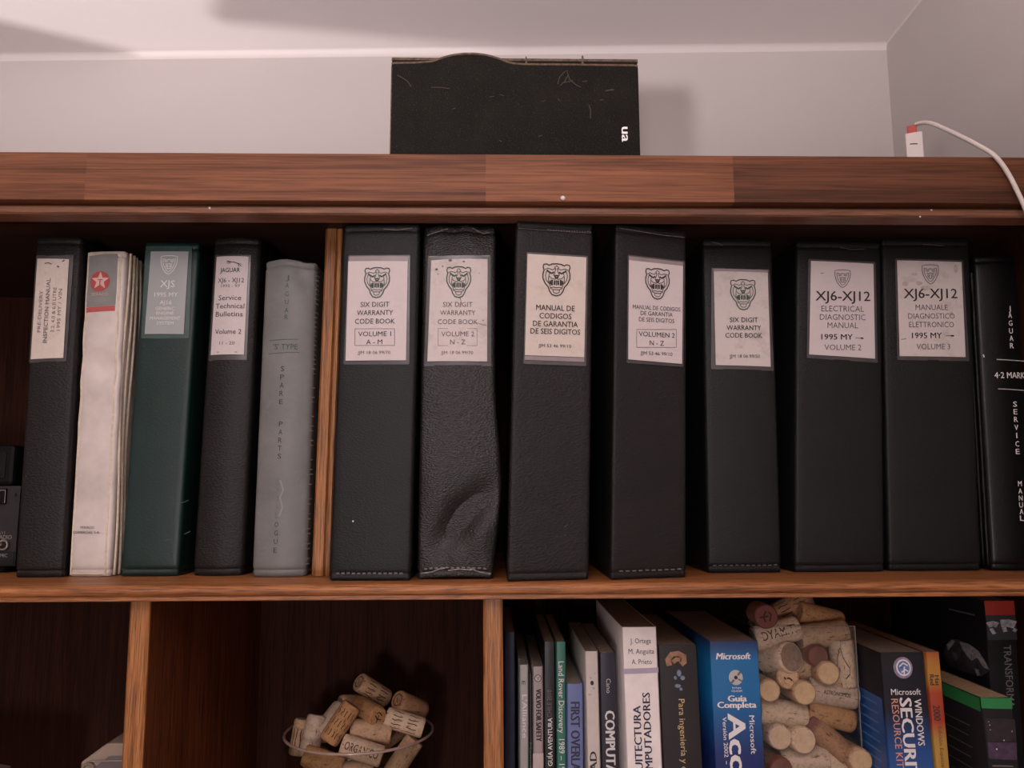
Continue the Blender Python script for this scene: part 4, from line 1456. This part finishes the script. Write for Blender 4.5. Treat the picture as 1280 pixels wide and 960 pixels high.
cork('cork end half hidden by the blue book at the left of the clear box', 953, 858.5, YK, V, .044, .0215, CK_A, G2, end_mat=E_TAN)
cork('cork with a line of small print lying at the right of the clear box', 1039.5, 866, YK - .002, (.98, 0, -.15), .047, .0250, CK_G, G2, txt=['ASTRÓNOMOS'], tsize=(.026, .0040))
cork('smooth pale cork lying at the left middle of the clear box', 977, 891.5, YK - .002, (.98, 0, -.13), .046, .0250, CK_B, G2)
cork('yellowish cork lying under the printed one in the clear box', 1036.5, 894, YK - .001, (.96, 0, -.25), .047, .0220, CK_C, G2)
cork('cork slanting down to the right with wine stained end in the clear box', 1031, 921, YK - .003, (-.70, .0, .62), .050, .0240, CK_R, G2)
cork('plain cork end by the blue book in the lower part of the clear box', 965.5, 915, YK, V, .044, .0235, CK_G, G2, end_mat=E_PAL)
cork('cork end with small cracks in the lower part of the clear box', 991.5, 920, YK - .002, (.12, -1, .1), .044, .0245, CK_B, G2, end='crack', end_mat=E_PAL)
cork('cork end at the lower right corner of the clear box', 1064, 944, YK - .002, V, .044, .0230, CK_A, G2, end='crack', end_mat=E_TAN)
PAT = cork('grey cork covered in cross hatching at the bottom of the clear box', 1003.5, 949, YK - .003, (.99, 0, .06), .046, .0260, CK_G, G2)
cork('dark red stained cork end at the bottom left of the clear box', 967, 955, YK, V, .044, .0230, CK_R, G2, end_mat=E_RED)
cork('pale cork slanting at the bottom middle of the clear box', 1042, 956, YK - .001, (.75, 0, -.6), .044, .0240, CK_B, G2)
cork('cork at the very bottom right of the clear box', 1066, 967, YK, (.9, 0, .2), .044, .0230, CK_A, G2)
for i in range(4):
    for j in range(3):
        o = MB().lathe([(.0105, -.022), (.0112, -.021), (.0112, .021), (.0105, .022)], CK_A, 24).build('wine_cork', smooth=40)
        o.location = (abx.location.x - .036 + .024 * i, YA + .0165 + .024 * j, ZB + .0246)
        tag(o, 'cork standing at the bottom of the clear box', 'cork', 'corks at the bottom of the clear box')
for (px, py) in ((985, 815), (1035, 812), (965, 875), (1010, 880), (1055, 860), (985, 935), (1040, 935), (1010, 850)):
    cork('cork buried behind the front row in the clear box', px, py, YK + .034, (.9, .2, random.uniform(-.4, .4)), .044, .0235, CK_A, 'corks buried in the clear box')

# the drawing and the hatching on two corks
for o in list(COL.objects):
    lab = o.get('label', '')
    r_ = .0121 if 'outline drawing' in lab else .0131
    if 'outline drawing' in lab:
        geo = strokes([[(.75, -.1), (.35, .05), (.05, .35), (-.15, .6), (-.4, .55), (-.55, .2), (-.8, -.4)], [(.72, -.15), (.3, -.45), (-.2, -.55)]], .06)
        su, sv = .022, .010
    elif 'cross hatching' in lab:
        geo = strokes([[(-1 + .2 * k, -.9), (-.8 + .2 * k, .9)] for k in range(10)] + [[(-1 + .2 * k, .9), (-.8 + .2 * k, -.9)] for k in range(10)], .055)
        su, sv = .020, .010
    else:
        continue
    me = o.data
    bm = bmesh.new()
    bm.from_mesh(me)
    me.materials.append(PRINT)
    base = len(bm.verts)
    nv = []
    for a, b_ in geo[0]:
        ph = -b_ * sv / r_
        nv.append(bm.verts.new((r_ * math.cos(ph), r_ * math.sin(ph), a * su * (-1 if 'outline' in lab else 1))))
    for f in geo[1]:
        fc = bm.faces.new([nv[i] for i in f])
        fc.material_index = len(me.materials) - 1
    bm.to_mesh(me)
    bm.free()

# ------------------------------------------------------------------ books on the lower shelf
def book(name, label, tl, tr, bl, br, Y, mat, depth=.17, group=None, side=None, th=.0008, pages=PAGES, hard=False, zbase=None):
    zb = ZB + .0004 if zbase is None else zbase
    a, b_, c, d = at(*tl, Y), at(*tr, Y), at(*bl, Y), at(*br, Y)
    sh = ((a.x - c.x) / (a.z - c.z) + (b_.x - d.x) / (b_.z - d.z)) / 2
    w = ((b_.x - a.x) + (d.x - c.x)) / 2
    h = (a.z + b_.z) / 2 - zb
    mx_ = (a.x + b_.x + c.x + d.x) / 4
    mz = (a.z + b_.z + c.z + d.z) / 4
    F = Face((mx_ - sh * (mz - zb), Y, zb), 0, sh, w, h, bulge=.0006)
    root = thing(name, label, 'book', F.o, 0, group)
    mb = MB()
    no = [(-w / 2, depth), (-w / 2, .0012), (-w / 2 + .001, 0)] + [(-w / 2 + .001 + (w - .002) * i / 6, 0) for i in range(1, 6)] + [(w / 2 - .001, 0), (w / 2, .0012), (w / 2, depth)]
    ni = [(w / 2 - th, depth), (w / 2 - th, th), (-w / 2 + th, th), (-w / 2 + th, depth)]
    n = len(no) + len(ni)
    vs, fs = [], []
    zs = [0, h * .25, h * .5, h * .75, h]
    for z in zs:
        for x, y in no:
            q = F.p(x, z)
            vs.append(Vector((q.x, q.y + y, z)))
        for x, y in ni:
            vs.append(Vector((x + sh * z, y, z)))
    for j in range(len(zs) - 1):
        for i in range(n):
            i2 = (i + 1) % n
            fs.append((j * n + i, j * n + i2, (j + 1) * n + i2, (j + 1) * n + i))
    fs += [list(range(n))[::-1], [(len(zs) - 1) * n + i for i in range(n)]]
    mb.add(vs, fs, mat)
    ins = .003 if hard else .0004
    pg = MB()
    z0, z1 = ins, h - ins
    a = [Vector((s * (w / 2 - th - .0001) + sh * z, yy, z)) for z in (z0, z1) for s, yy in ((-1, th + .0001), (1, th + .0001), (1, depth - ins), (-1, depth - ins))]
    pg.add(a, [(3, 2, 1, 0), (4, 5, 6, 7), (0, 1, 5, 4), (1, 2, 6, 5), (2, 3, 7, 6), (3, 0, 4, 7)], pages)
    pg.build('page_block', root)
    return root, F, mb


def cover_col(name, col, rough=.4, spec=.4, coat=.0):
    return plain(name, col, rough, spec, vary=.06, coat=coat)


GBK = 'books on the lower shelf'
YK1 = .060
# 1 navy
r, F, mb = book('book', 'thin navy book against the middle partition', (630.5, 790), (643.5, 790), (630, 960), (644.5, 960), YK1 + .01, cover_col('navy_cover', (.012, .016, .040)), group=GBK)
mb.build('cover', r, smooth=40)
# 2 pale thin
r, F, mb = book('book', 'thin grey-white booklet with faint lettering, second from the partition', (649.4, 830.8), (660.0, 830.8), (649, 960), (661, 960), YK1, cover_col('pale_grey_cover', (.36, .345, .33)), group=GBK)
F.text(mb, 'E', 654.5, 853.5, 5, 4.2, INK, -90, t=.0003)
F.text(mb, "L'Alliance", 656, 895, 54, 6, INK_WHITE, -90, t=.0003)
mb.build('cover', r, smooth=40)
r, F, mb = book('book', 'very thin dark booklet between the pale booklet and the pinkish one', (660.8, 842), (665.0, 842), (661.6, 960), (665.8, 960), YK1 + .004, cover_col('dark_cover', (.020, .024, .022)), group=GBK)
F.text(mb, 'Manual', 663.4, 945, 34, 3.0, plain('dull_green_ink', (.10, .16, .12), .6), -90, t=.0003)
mb.build('cover', r, smooth=40)
# 3
r, F, mb = book('book', 'thin pinkish grey book about safety, dark capitals', (665.6, 833), (678.7, 833), (666.6, 960), (679.4, 960), YK1, cover_col('pinkish_cover', (.34, .275, .27)), group=GBK)
F.px_quad(mb, [(666.2, 941.5), (679.2, 941.5), (666.4, 975), (679.4, 975)], cover_col('pale_pink_cover', (.50, .41, .385)), t=.0003)
F.mark(mb, disc(), 672.4, 847.5, 9.5, 10, cover_col('cream_disc', (.50, .44, .41)), .0003, box=(2, 2))
F.mark(mb, strokes([[(math.cos(a) * .9, math.sin(a) * .9) for a in [2 * math.pi * i / 20 for i in range(21)]], [(-.4, .5), (0, -.5), (.4, .5)]], .22), 672.4, 847.5, 9, 9.5, INK, .0005, box=(2, 2))
F.text(mb, 'VOLVO FOR SAFETY', 673.4, 893.5, 65, 6.6, INK, -90, bold=.11, t=.0004)
mb.build('cover', r, smooth=40)
# 4
r, F, mb = book('book', 'thin black guidebook with white lettering left of the green one', (679.6, 802), (693.6, 802), (680.4, 960), (694.6, 960), YK1, cover_col('black_cover', (.012, .011, .012)), group=GBK)
F.text(mb, 'GUÍA AVENTURA', 687.4, 927, 60, 6.0, INK_WHITE, 90, bold=.03, t=.0003)
F.text(mb, 'CHILE 2010', 686.6, 879, 34, 5.4, INK_SOFT, 90, t=.0003)
mb.build('cover', r, smooth=40)
# 5
r, F, mb = book('book', 'thin green book with white serif title reading downwards', (694.8, 802), (706.9, 802), (695.8, 960), (708.4, 960), YK1, cover_col('green_cover', (.030, .150, .110)), group=GBK)
F.text(mb, 'Land Rover Discovery  1989 – 1998', 702.0, 899, 146, 7.0, INK_WHITE, -90, t=.0003)
mb.build('cover', r, smooth=40)
# 6
r, F, mb = book('book', 'low periwinkle blue book with dark navy capitals', (708.6, 854.7), (728.4, 854.7), (708.9, 960), (729.8, 960), YK1 - .004, cover_col('blue_cover', (.125, .155, .33)), group=GBK)
F.text(mb, 'FIRST OVERLAND', 719.4, 930, 106, 11.5, plain('navy_ink', (.018, .018, .042), .5), -90, bold=.075, t=.0003)
mb.build('cover', r, smooth=40)
# 7
r, F, mb = book('book', 'white paperback with small dark emblem, right of the low blue book', (730.6, 814.2), (747.6, 813.6), (734.2, 960), (750.8, 960), YK1 - .004, cover_col('white_cover', (.54, .47, .43)), group=GBK)
for cx, cy, a, b_ in ((740.0, 853.5, 4.5, 6), (738, 847, 3, 3), (742, 860, 3.5, 3), (737, 868, 4, 2.5), (743.5, 841.5, 2.2, 2.2)):
    F.mark(mb, disc(9), cx, cy, a, b_, INK if cx == 740 else plain('pale_print', (.40, .33, .30), .6), .0003, box=(2, 2))
F.text(mb, 'CALIDAD', 742.0, 977, 76, 8.6, INK, 90, bold=.05, t=.0003)
mb.build('cover', r, smooth=40)
# 8
r, F, mb = book('book', 'narrow midnight blue book with white capitals beside the tall white one', (749.2, 815.8), (769.6, 815.8), (752.0, 960), (772.6, 960), YK1 - .004, cover_col('midnight_cover', (.015, .014, .026)), group=GBK)
F.text(mb, 'Cano', 760.6, 857, 18, 5.6, INK_SILVER, -90, t=.0003)
F.text(mb, 'COMPUTACION', 763.4, 948, 120, 12, plain('offwhite_ink', (.60, .57, .55), .6), -90, bold=.07, t=.0003)
mb.build('cover', r, smooth=40)
# 9
r, F, mb = book('book', 'tall white textbook with three author names and a lilac band', (777.2, 784.6), (820.2, 782.8), (783.6, 960), (828.2, 960), .050, cover_col('bright_white_cover', (.80, .72, .69)), group=GBK, depth=.19)
for s, x, y, ww in (('J. Ortega', 800.5, 800.8, 26), ('M. Anguita', 801.5, 813.8, 32), ('A. Prieto', 802.0, 826.8, 25)):
    F.text(mb, s, x, y, ww, 6.4, INK, t=.0003)
F.px_quad(mb, [(779.2, 836), (822.8, 834.2), (779.6, 842.5), (823.0, 840.8)], cover_col('lilac_band', (.40, .35, .44)), t=.0003)
NV = plain('dark_blue_ink', (.020, .020, .055), .5)
F.text(mb, 'ARQUITECTURA', 797.8, 938, 113, 9.4, NV, 90, bold=.05, t=.0003)
F.text(mb, 'DE COMPUTADORES', 810.0, 936, 142, 9.4, NV, 90, bold=.05, t=.0003)
mb.build('cover', r, smooth=40)
# 10
r, F, mb = book('book', 'dark brown book with gold title and a curled shell picture', (822.8, 807.4), (870.6, 804.6), (828.6, 960), (879.2, 960), .056, cover_col('dark_brown_cover', (.018, .014, .014)), group=GBK, depth=.19)
SHELL = plain('shell_print', (.30, .15, .08), .5, vary=.35, vscale=260)
BLUEP = plain('pale_blue_print', (.18, .22, .32), .5, vary=.4, vscale=260)
F.flat(mb, strokes([([(-.8, -.6), (-.95, .1), (-.5, .75), (.2, .85), (.8, .5), (.8, -.2), (.45, -.45)], .62), ([(-.45, -.2), (0, .15), (.4, .1)], .5)], .5), *F.uv(845.5, 825.5), .0085, .0075, SHELL, .0003)
for cx, cy, a, b_ in ((848.5, 841, 6, 9), (853, 847, 6, 6), (847, 857, 8, 5), (851, 861, 4, 4), (844, 847, 4, 5)):
    F.mark(mb, disc(7), cx, cy, a, b_, BLUEP, .0004, box=(2, 2))
F.text(mb, 'Para ingeniería y ciencias', 854.5, 934, 122, 7.8, INK_GOLD, -90, t=.0003)
mb.build('cover', r, smooth=40)
# 11
BLUE = bpy.data.materials.new('blue_printed_cover')
BLUE.use_nodes = True
nt = BLUE.node_tree
b = nt.nodes['Principled BSDF']
tc = nt.nodes.new('ShaderNodeTexCoord')
sx = nt.nodes.new('ShaderNodeSeparateXYZ')
nt.links.new(tc.outputs['Object'], sx.inputs[0])
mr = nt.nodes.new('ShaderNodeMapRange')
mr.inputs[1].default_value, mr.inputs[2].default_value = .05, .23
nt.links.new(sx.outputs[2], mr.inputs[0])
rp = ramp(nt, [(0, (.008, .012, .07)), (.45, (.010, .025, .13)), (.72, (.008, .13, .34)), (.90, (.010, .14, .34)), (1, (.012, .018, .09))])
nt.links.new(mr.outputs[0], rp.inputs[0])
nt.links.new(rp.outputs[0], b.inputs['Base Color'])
b.inputs['Roughness'].default_value = .35
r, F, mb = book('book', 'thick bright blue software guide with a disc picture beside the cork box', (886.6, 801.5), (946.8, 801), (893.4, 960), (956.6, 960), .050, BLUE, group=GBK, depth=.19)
WI = plain('bright_white_ink', (.74, .70, .68), .5)
F.text(mb, 'Microsoft', 916.4, 819.8, 43, 8.2, WI, bold=.06, shear=.2, t=.0003)
F.mark(mb, disc(), 919.4, 846.6, 17.5, 19, INK_SILVER, .0003, box=(2, 2))
F.mark(mb, disc(), 919.4, 846.6, 4.5, 5, INK, .0005, box=(2, 2))
F.flat(mb, strokes([([(.25, .3), (.7, .75)], .3), ([(-.25, -.3), (-.7, -.75)], .3), ([(.3, -.2), (.85, -.5)], .2)], .3), *F.uv(919.4, 846.6), .0066, .0066, INK_SOFT, .0005)
F.text(mb, 'Incluye', 920.4, 859.2, 11, 2.4, WI, t=.0003, bold=.01)
F.text(mb, 'CD-ROM', 920.6, 863.4, 13, 2.6, WI, t=.0003, bold=.01)
F.text(mb, 'Guía', 921.2, 872.6, 23, 7.6, WI, bold=.07, t=.0003)
F.text(mb, 'Completa', 920.8, 880.6, 48, 7.8, WI, bold=.07, t=.0003)
F.text(mb, 'Microsoft', 940.6, 918, 48, 6.6, WI, -90, bold=.012, t=.0003)
F.text(mb, 'Access', 923.4, 955, 126, 22, WI, -90, bold=.06, t=.0003)
F.text(mb, 'Versión 2002', 906.6, 921, 50, 5.0, WI, -90, bold=.02, t=.0003)
F.line(mb, [(907.6, 951), (907.8, 955)], WI, .0006, .0003)
mb.build('cover', r, smooth=40)
# 13
SEC = bpy.data.materials.new('black_to_blue_printed_cover')
SEC.use_nodes = True
nt = SEC.node_tree
b = nt.nodes['Principled BSDF']
tc = nt.nodes.new('ShaderNodeTexCoord')
sx = nt.nodes.new('ShaderNodeSeparateXYZ')
nt.links.new(tc.outputs['Object'], sx.inputs[0])
mr = nt.nodes.new('ShaderNodeMapRange')
mr.inputs[1].default_value, mr.inputs[2].default_value = .08, .22
nt.links.new(sx.outputs[2], mr.inputs[0])
rp = ramp(nt, [(0, (.020, .11, .36)), (.35, (.016, .07, .24)), (.62, (.006, .008, .018)), (1, (.006, .006, .008))])
nt.links.new(mr.outputs[0], rp.inputs[0])
nt.links.new(rp.outputs[0], b.inputs['Base Color'])
b.inputs['Roughness'].default_value = .35
r, F, mb = book('book', 'thick black and blue security handbook with a globe badge', (1098.6, 815.4), (1155.2, 815.2), (1111.8, 960), (1167.6, 960), .050, SEC, group=GBK, depth=.19)
F.mark(mb, disc(), 1128.2, 834.4, 24, 27, plain('globe_glow', (.26, .20, .30), .5, vary=.3, vscale=300), .0003, box=(2, 2))
F.mark(mb, disc(), 1128.6, 834.2, 18, 20, plain('globe_blue', (.10, .16, .36), .5, vary=.5, vscale=400), .0005, box=(2, 2))
F.flat(mb, strokes([[(math.cos(a) * .8, math.sin(a) * .8) for a in [2 * math.pi * i / 24 for i in range(25)]], [(-.5, .1), (0, .5), (.5, .2)], [(-.3, -.5), (.2, -.2), (.5, -.4)], [(0, -.7), (.1, .1)]], .16), *F.uv(1128.6, 834.2), .0078, .0084, WI, .0007)
F.text(mb, 'Microsoft', 1131.8, 864.4, 37, 7.6, WI, bold=.008, t=.0003)
F.text(mb, 'WINDOWS', 1149.0, 902.5, 58, 8.6, WI, -90, bold=.03, t=.0003)
F.text(mb, 'SECURITY', 1136.2, 931, 118, 15, WI, -90, bold=.06, t=.0003)
F.text(mb, 'RESOURCE KIT', 1121.4, 916, 86, 8.6, plain('salmon_ink', (.62, .30, .22), .5), -90, bold=.012, t=.0003)
sidem = plain('blue_side_print', (.016, .09, .30), .4, vary=.1)
hgt = F.h


def side_quad(y0, y1, z0, z1, mat, mbx, off=.0003):
    vs = [Vector((-F.w / 2 - off + F.sh * z, y, z)) for y, z in ((y0, z0), (y1, z0), (y1, z1), (y0, z1))]
    mbx.add(vs, [(0, 1, 2, 3)], mat)


z_b = F.uv(1104, 874)[1]
side_quad(.002, .188, .001, z_b, sidem, mb)
for k in range(9):
    zz = z_b - .008 - k * .0085
    side_quad(.012, .075 - .01 * (k % 3), zz, zz + .0016, plain('side_text_print', (.10, .20, .42), .5), mb, .0006)
side_quad(.045, .07, z_b + .004, z_b + .030, plain('side_badge', (.05, .05, .055), .5, vary=.5, vscale=300), mb, .0006)
mb.build('cover', r, smooth=40)
# 14
YEL = bpy.data.materials.new('yellow_printed_cover')
YEL.use_nodes = True
nt = YEL.node_tree
b = nt.nodes['Principled BSDF']
tc = nt.nodes.new('ShaderNodeTexCoord')
sx = nt.nodes.new('ShaderNodeSeparateXYZ')
nt.links.new(tc.outputs['Object'], sx.inputs[0])
mr = nt.nodes.new('ShaderNodeMapRange')
mr.inputs[1].default_value, mr.inputs[2].default_value = .08, .22
nt.links.new(sx.outputs[2], mr.inputs[0])
rp = ramp(nt, [(0, (.42, .22, .035)), (.42, (.42, .24, .05)), (.54, (.36, .045, .02)), (.72, (.36, .055, .02)), (.82, (.46, .22, .04)), (.92, (.42, .17, .03)), (1, (.36, .06, .02))])
nt.links.new(mr.outputs[0], rp.inputs[0])
nt.links.new(rp.outputs[0], b.inputs['Base Color'])
b.inputs['Roughness'].default_value = .4
r, F, mb = book('book', 'narrow yellow and red book next to the security handbook', (1156.4, 815.2), (1174.4, 814.6), (1169.4, 960), (1187.4, 960), .052, YEL, group=GBK, depth=.18)
F.text(mb, '2000', 1170.6, 891, 19, 8.4, INK, -90, bold=.03, t=.0003)
F.text(mb, 'Red', 1164.6, 849.5, 13, 5.5, INK, -90, bold=.04, t=.0003)
F.text(mb, 'Hat', 1171.0, 850.5, 13, 5.5, INK, -90, bold=.04, t=.0003)
F.text(mb, 'Edición Especial', 1176.6, 934, 52, 4.6, plain('brown_ink', (.12, .05, .02), .5), -90, t=.0003)
mb.build('cover', r, smooth=40)
# 15
BK15 = cover_col('black_glossy_cover', (.010, .009, .011), .35)
r, F, mb = book('book', 'low black book with bright green band along its top edge', (1225.2, 871.5), (1264.2, 872.2), (1234.5, 960), (1274, 960), .030, BK15, group=GBK, depth=.16, pages=PAGES_T)
GRN = cover_col('bright_green_band', (.022, .19, .055), .4)
zt_ = F.h
F.px_quad(mb, [(1225.4, 872.0), (1264.0, 872.6), (1226.9, 885), (1265.4, 886)], GRN, t=.0003)
PUR = plain('purple_print', (.055, .030, .060), .5, vary=.4, vscale=180)
F.px_quad(mb, [(1231, 898), (1268, 898.5), (1234.2, 927), (1270.6, 927)], plain('dark_plum_print', (.020, .013, .016), .5, vary=.5, vscale=200), t=.0003)
F.px_quad(mb, [(1234.2, 927.5), (1270.6, 928), (1236, 948), (1271, 950)], PUR, t=.0003)
for cx, cy, s in ((1236.5, 906, 1.5), (1264.5, 914, 1.6), (1254, 925, 1.8), (1245, 936, 2.2), (1237, 912, 1.2), (1235, 902, 1.1)):
    F.mark(mb, disc(6), cx, cy, s, s, INK_WHITE, .0005, box=(2, 2))
for k in range(4):
    F.line(mb, [(1240, 957 + k * 4), (1266, 957.5 + k * 4)], INK_SOFT, .0012, .0003)
side_quad(.001, .158, F.h - .0125, F.h - .0006, GRN, mb)
for k in range(7):
    z1 = F.h - .030 - k * .0095
    side_quad(.020 + .004 * (k % 2), .075 - .008 * (k % 3), z1, z1 + .0011, plain('faint_side_print', (.06, .055, .055), .6), mb, .0006)
mb.build('cover', r, smooth=40)
# 16
YT = .100
r, F, mb = book('book', 'tall black book with red square and grey world map in the right corner', (1229.6, 750.8), (1267.6, 750.6), (1243, 960), (1281, 960), YT, cover_col('black_matte_cover', (.008, .0075, .009), .4), group=GBK, depth=.17)
F.px_quad(mb, [(1230.0, 751.2), (1267.2, 750.8), (1232, 769), (1268.8, 768.6)], cover_col('red_square', (.36, .035, .022), .4), t=.0003)
F.px_quad(mb, [(1232.0, 769.4), (1269.0, 769), (1234.6, 800), (1271.4, 799.6)], plain('map_dark', (.030, .028, .032), .5), t=.0003)
MAP = plain('map_grey', (.34, .32, .33), .5, vary=.55, vscale=240)
F.flat(mb, strokes([([(-.95, .2), (-.6, .35), (-.3, .2)], .5), ([(-.75, -.1), (-.55, -.6)], .25), ([(-.1, .35), (.4, .4), (.9, .2)], .7), ([(.1, 0), (.2, -.4)], .3), ([(.75, -.2), (.95, -.35)], .3)], .3), *F.uv(1252, 784), .0150, .0105, MAP, .0005)
F.text(mb, 'TRANSFORMA', 1260.8, 845, 78, 9.5, plain('grey_title', (.17, .15, .155), .5), -90, t=.0003)
GLB = plain('side_globe_dark', (.050, .046, .056), .5, vary=.5, vscale=120)


def side_pt(px, py):
    """pixel -> (y, z) on the left cover of this book"""
    rr = ray(px, py)
    n = Vector((1, 0, -F.sh))
    o_ = F.o + Vector((-F.w / 2, 0, 0))
    tt = (o_ - CP).dot(n) / rr.dot(n)
    d_ = CP + rr * tt - F.o
    return d_.y, d_.z


def side_poly(pts, mat, off):
    P_ = [side_pt(*p) for p in pts]
    mb.add([Vector((-F.w / 2 - off + F.sh * z, y, z)) for y, z in P_], [list(range(len(P_)))], mat)


side_poly([(1180, 820), (1182, 806), (1188, 799), (1196, 799), (1208, 803), (1222, 812), (1232, 826), (1238, 838), (1226, 846), (1200, 838), (1186, 832)], GLB, .0003)
side_poly([(1200, 802), (1212, 805), (1224, 814), (1232, 827), (1237, 837), (1230, 834), (1222, 822), (1215, 826), (1209, 819), (1204, 812)], MAP, .0006)
side_poly([(1184, 806), (1190, 800), (1195, 801), (1190, 808), (1186, 813)], MAP, .0006)
side_poly([(1190, 815), (1196, 816), (1198, 823), (1194, 826)], plain('map_mid', (.14, .13, .14), .5, vary=.4, vscale=200), .0006)
side_poly([(1219, 835), (1224, 837), (1226, 844), (1222, 845)], MAP, .0006)
side_poly([(1186, 760.5), (1219, 768), (1219, 770), (1186, 762)], INK_SOFT, .0003)
mb.build('cover', r, smooth=40)

# ------------------------------------------------------------------ lights: ceiling lamp, plus an added unseen lamp and fills
lamp('ceiling_lamp_light', KEY_POS, KEY_W, KEY_RAD, WARM)
fl_ = thing('added_flap_lamp', 'added unseen black lamp with four flat flaps shaping the ceiling light, behind the viewer', 'lamp', (UP_POS[0], UP_POS[1], 0))
LM = plain('black_lamp_metal', (.02, .02, .02), .5, .4)
MB().lathe([(.13, 0), (.13, .012), (.10, .022), (.016, .028), (0, .028)], LM, 40).build('base', fl_, smooth=40)
MB().lathe([(.011, .026), (.011, UP_POS[2] - .06)], LM, 16).build('pole', fl_, smooth=40)
MB().lathe([(.012, UP_POS[2] - .06), (.03, UP_POS[2] - .05), (.05, UP_POS[2] - .015), (.047, UP_POS[2] - .015), (.028, UP_POS[2] - .045), (0, UP_POS[2] - .05)], LM, 32).build('bowl', fl_, smooth=40)
LV = Vector(UP_POS)
zp = Z0 + .19


def shadow_flap(pts):  # plate added to block the lamp's light outside the ceiling wedge
    q = [LV + (p - LV) * ((zp - LV.z) / (ZC - LV.z)) - fl_.location for p in pts]
    return MB().prism(q, (0, 0, .0004), LM).build('shadow_flap', fl_)


c0, c1, c3 = atz(270, 27, ZC), atz(284, -60, ZC), atz(650, 62, ZC)
shadow_flap([c0, c1, c1 + Vector((2.2, -.1, 0)), c0 + (c3 - c0) * 4.5])
d0, d1 = atz(0, 28, ZC), atz(130, 58, ZC)
shadow_flap([d0 - (d1 - d0) * 2.2, d0 + (d1 - d0) * 1.5, d0 + (d1 - d0) * 1.5 + Vector((-.1, .5, 0)), d0 - (d1 - d0) * 2.2 + Vector((-.2, .7, 0))])
shadow_flap([Vector((-1.9, YW(-1.9) + .012, ZC)), Vector((1.3, YW(1.3) + .012, ZC)), Vector((1.3, .95, ZC)), Vector((-1.9, .95, ZC))])
shadow_flap([Vector((-2.6, -3.6, ZC)), Vector((1.2, -3.6, ZC)), Vector((1.2, .06, ZC)), Vector((-2.6, .06, ZC))])
for sx in (-1, 1):
    MB().tube([Vector((sx * .048, 0, UP_POS[2] - .016)), Vector((sx * .055, .035, UP_POS[2] + .03)), Vector((sx * .05, .07, UP_POS[2] + .069))], .003, LM, 8).build('flap_arm', fl_)
lamp('added_wedge_light', UP_POS, UP_W, .0012, WARM, cone=160)
lamp('added_fill_uplight', UP2_POS, UP2_W, .06, WARM, cone=156)  # added fill aimed upwards to brighten wall and ceiling, no lamp known there
lamp('added_front_fill', FILL_POS, FILL_W, .12, WARM)  # added frontal fill that lifts the lower shelf, not a lamp of the room
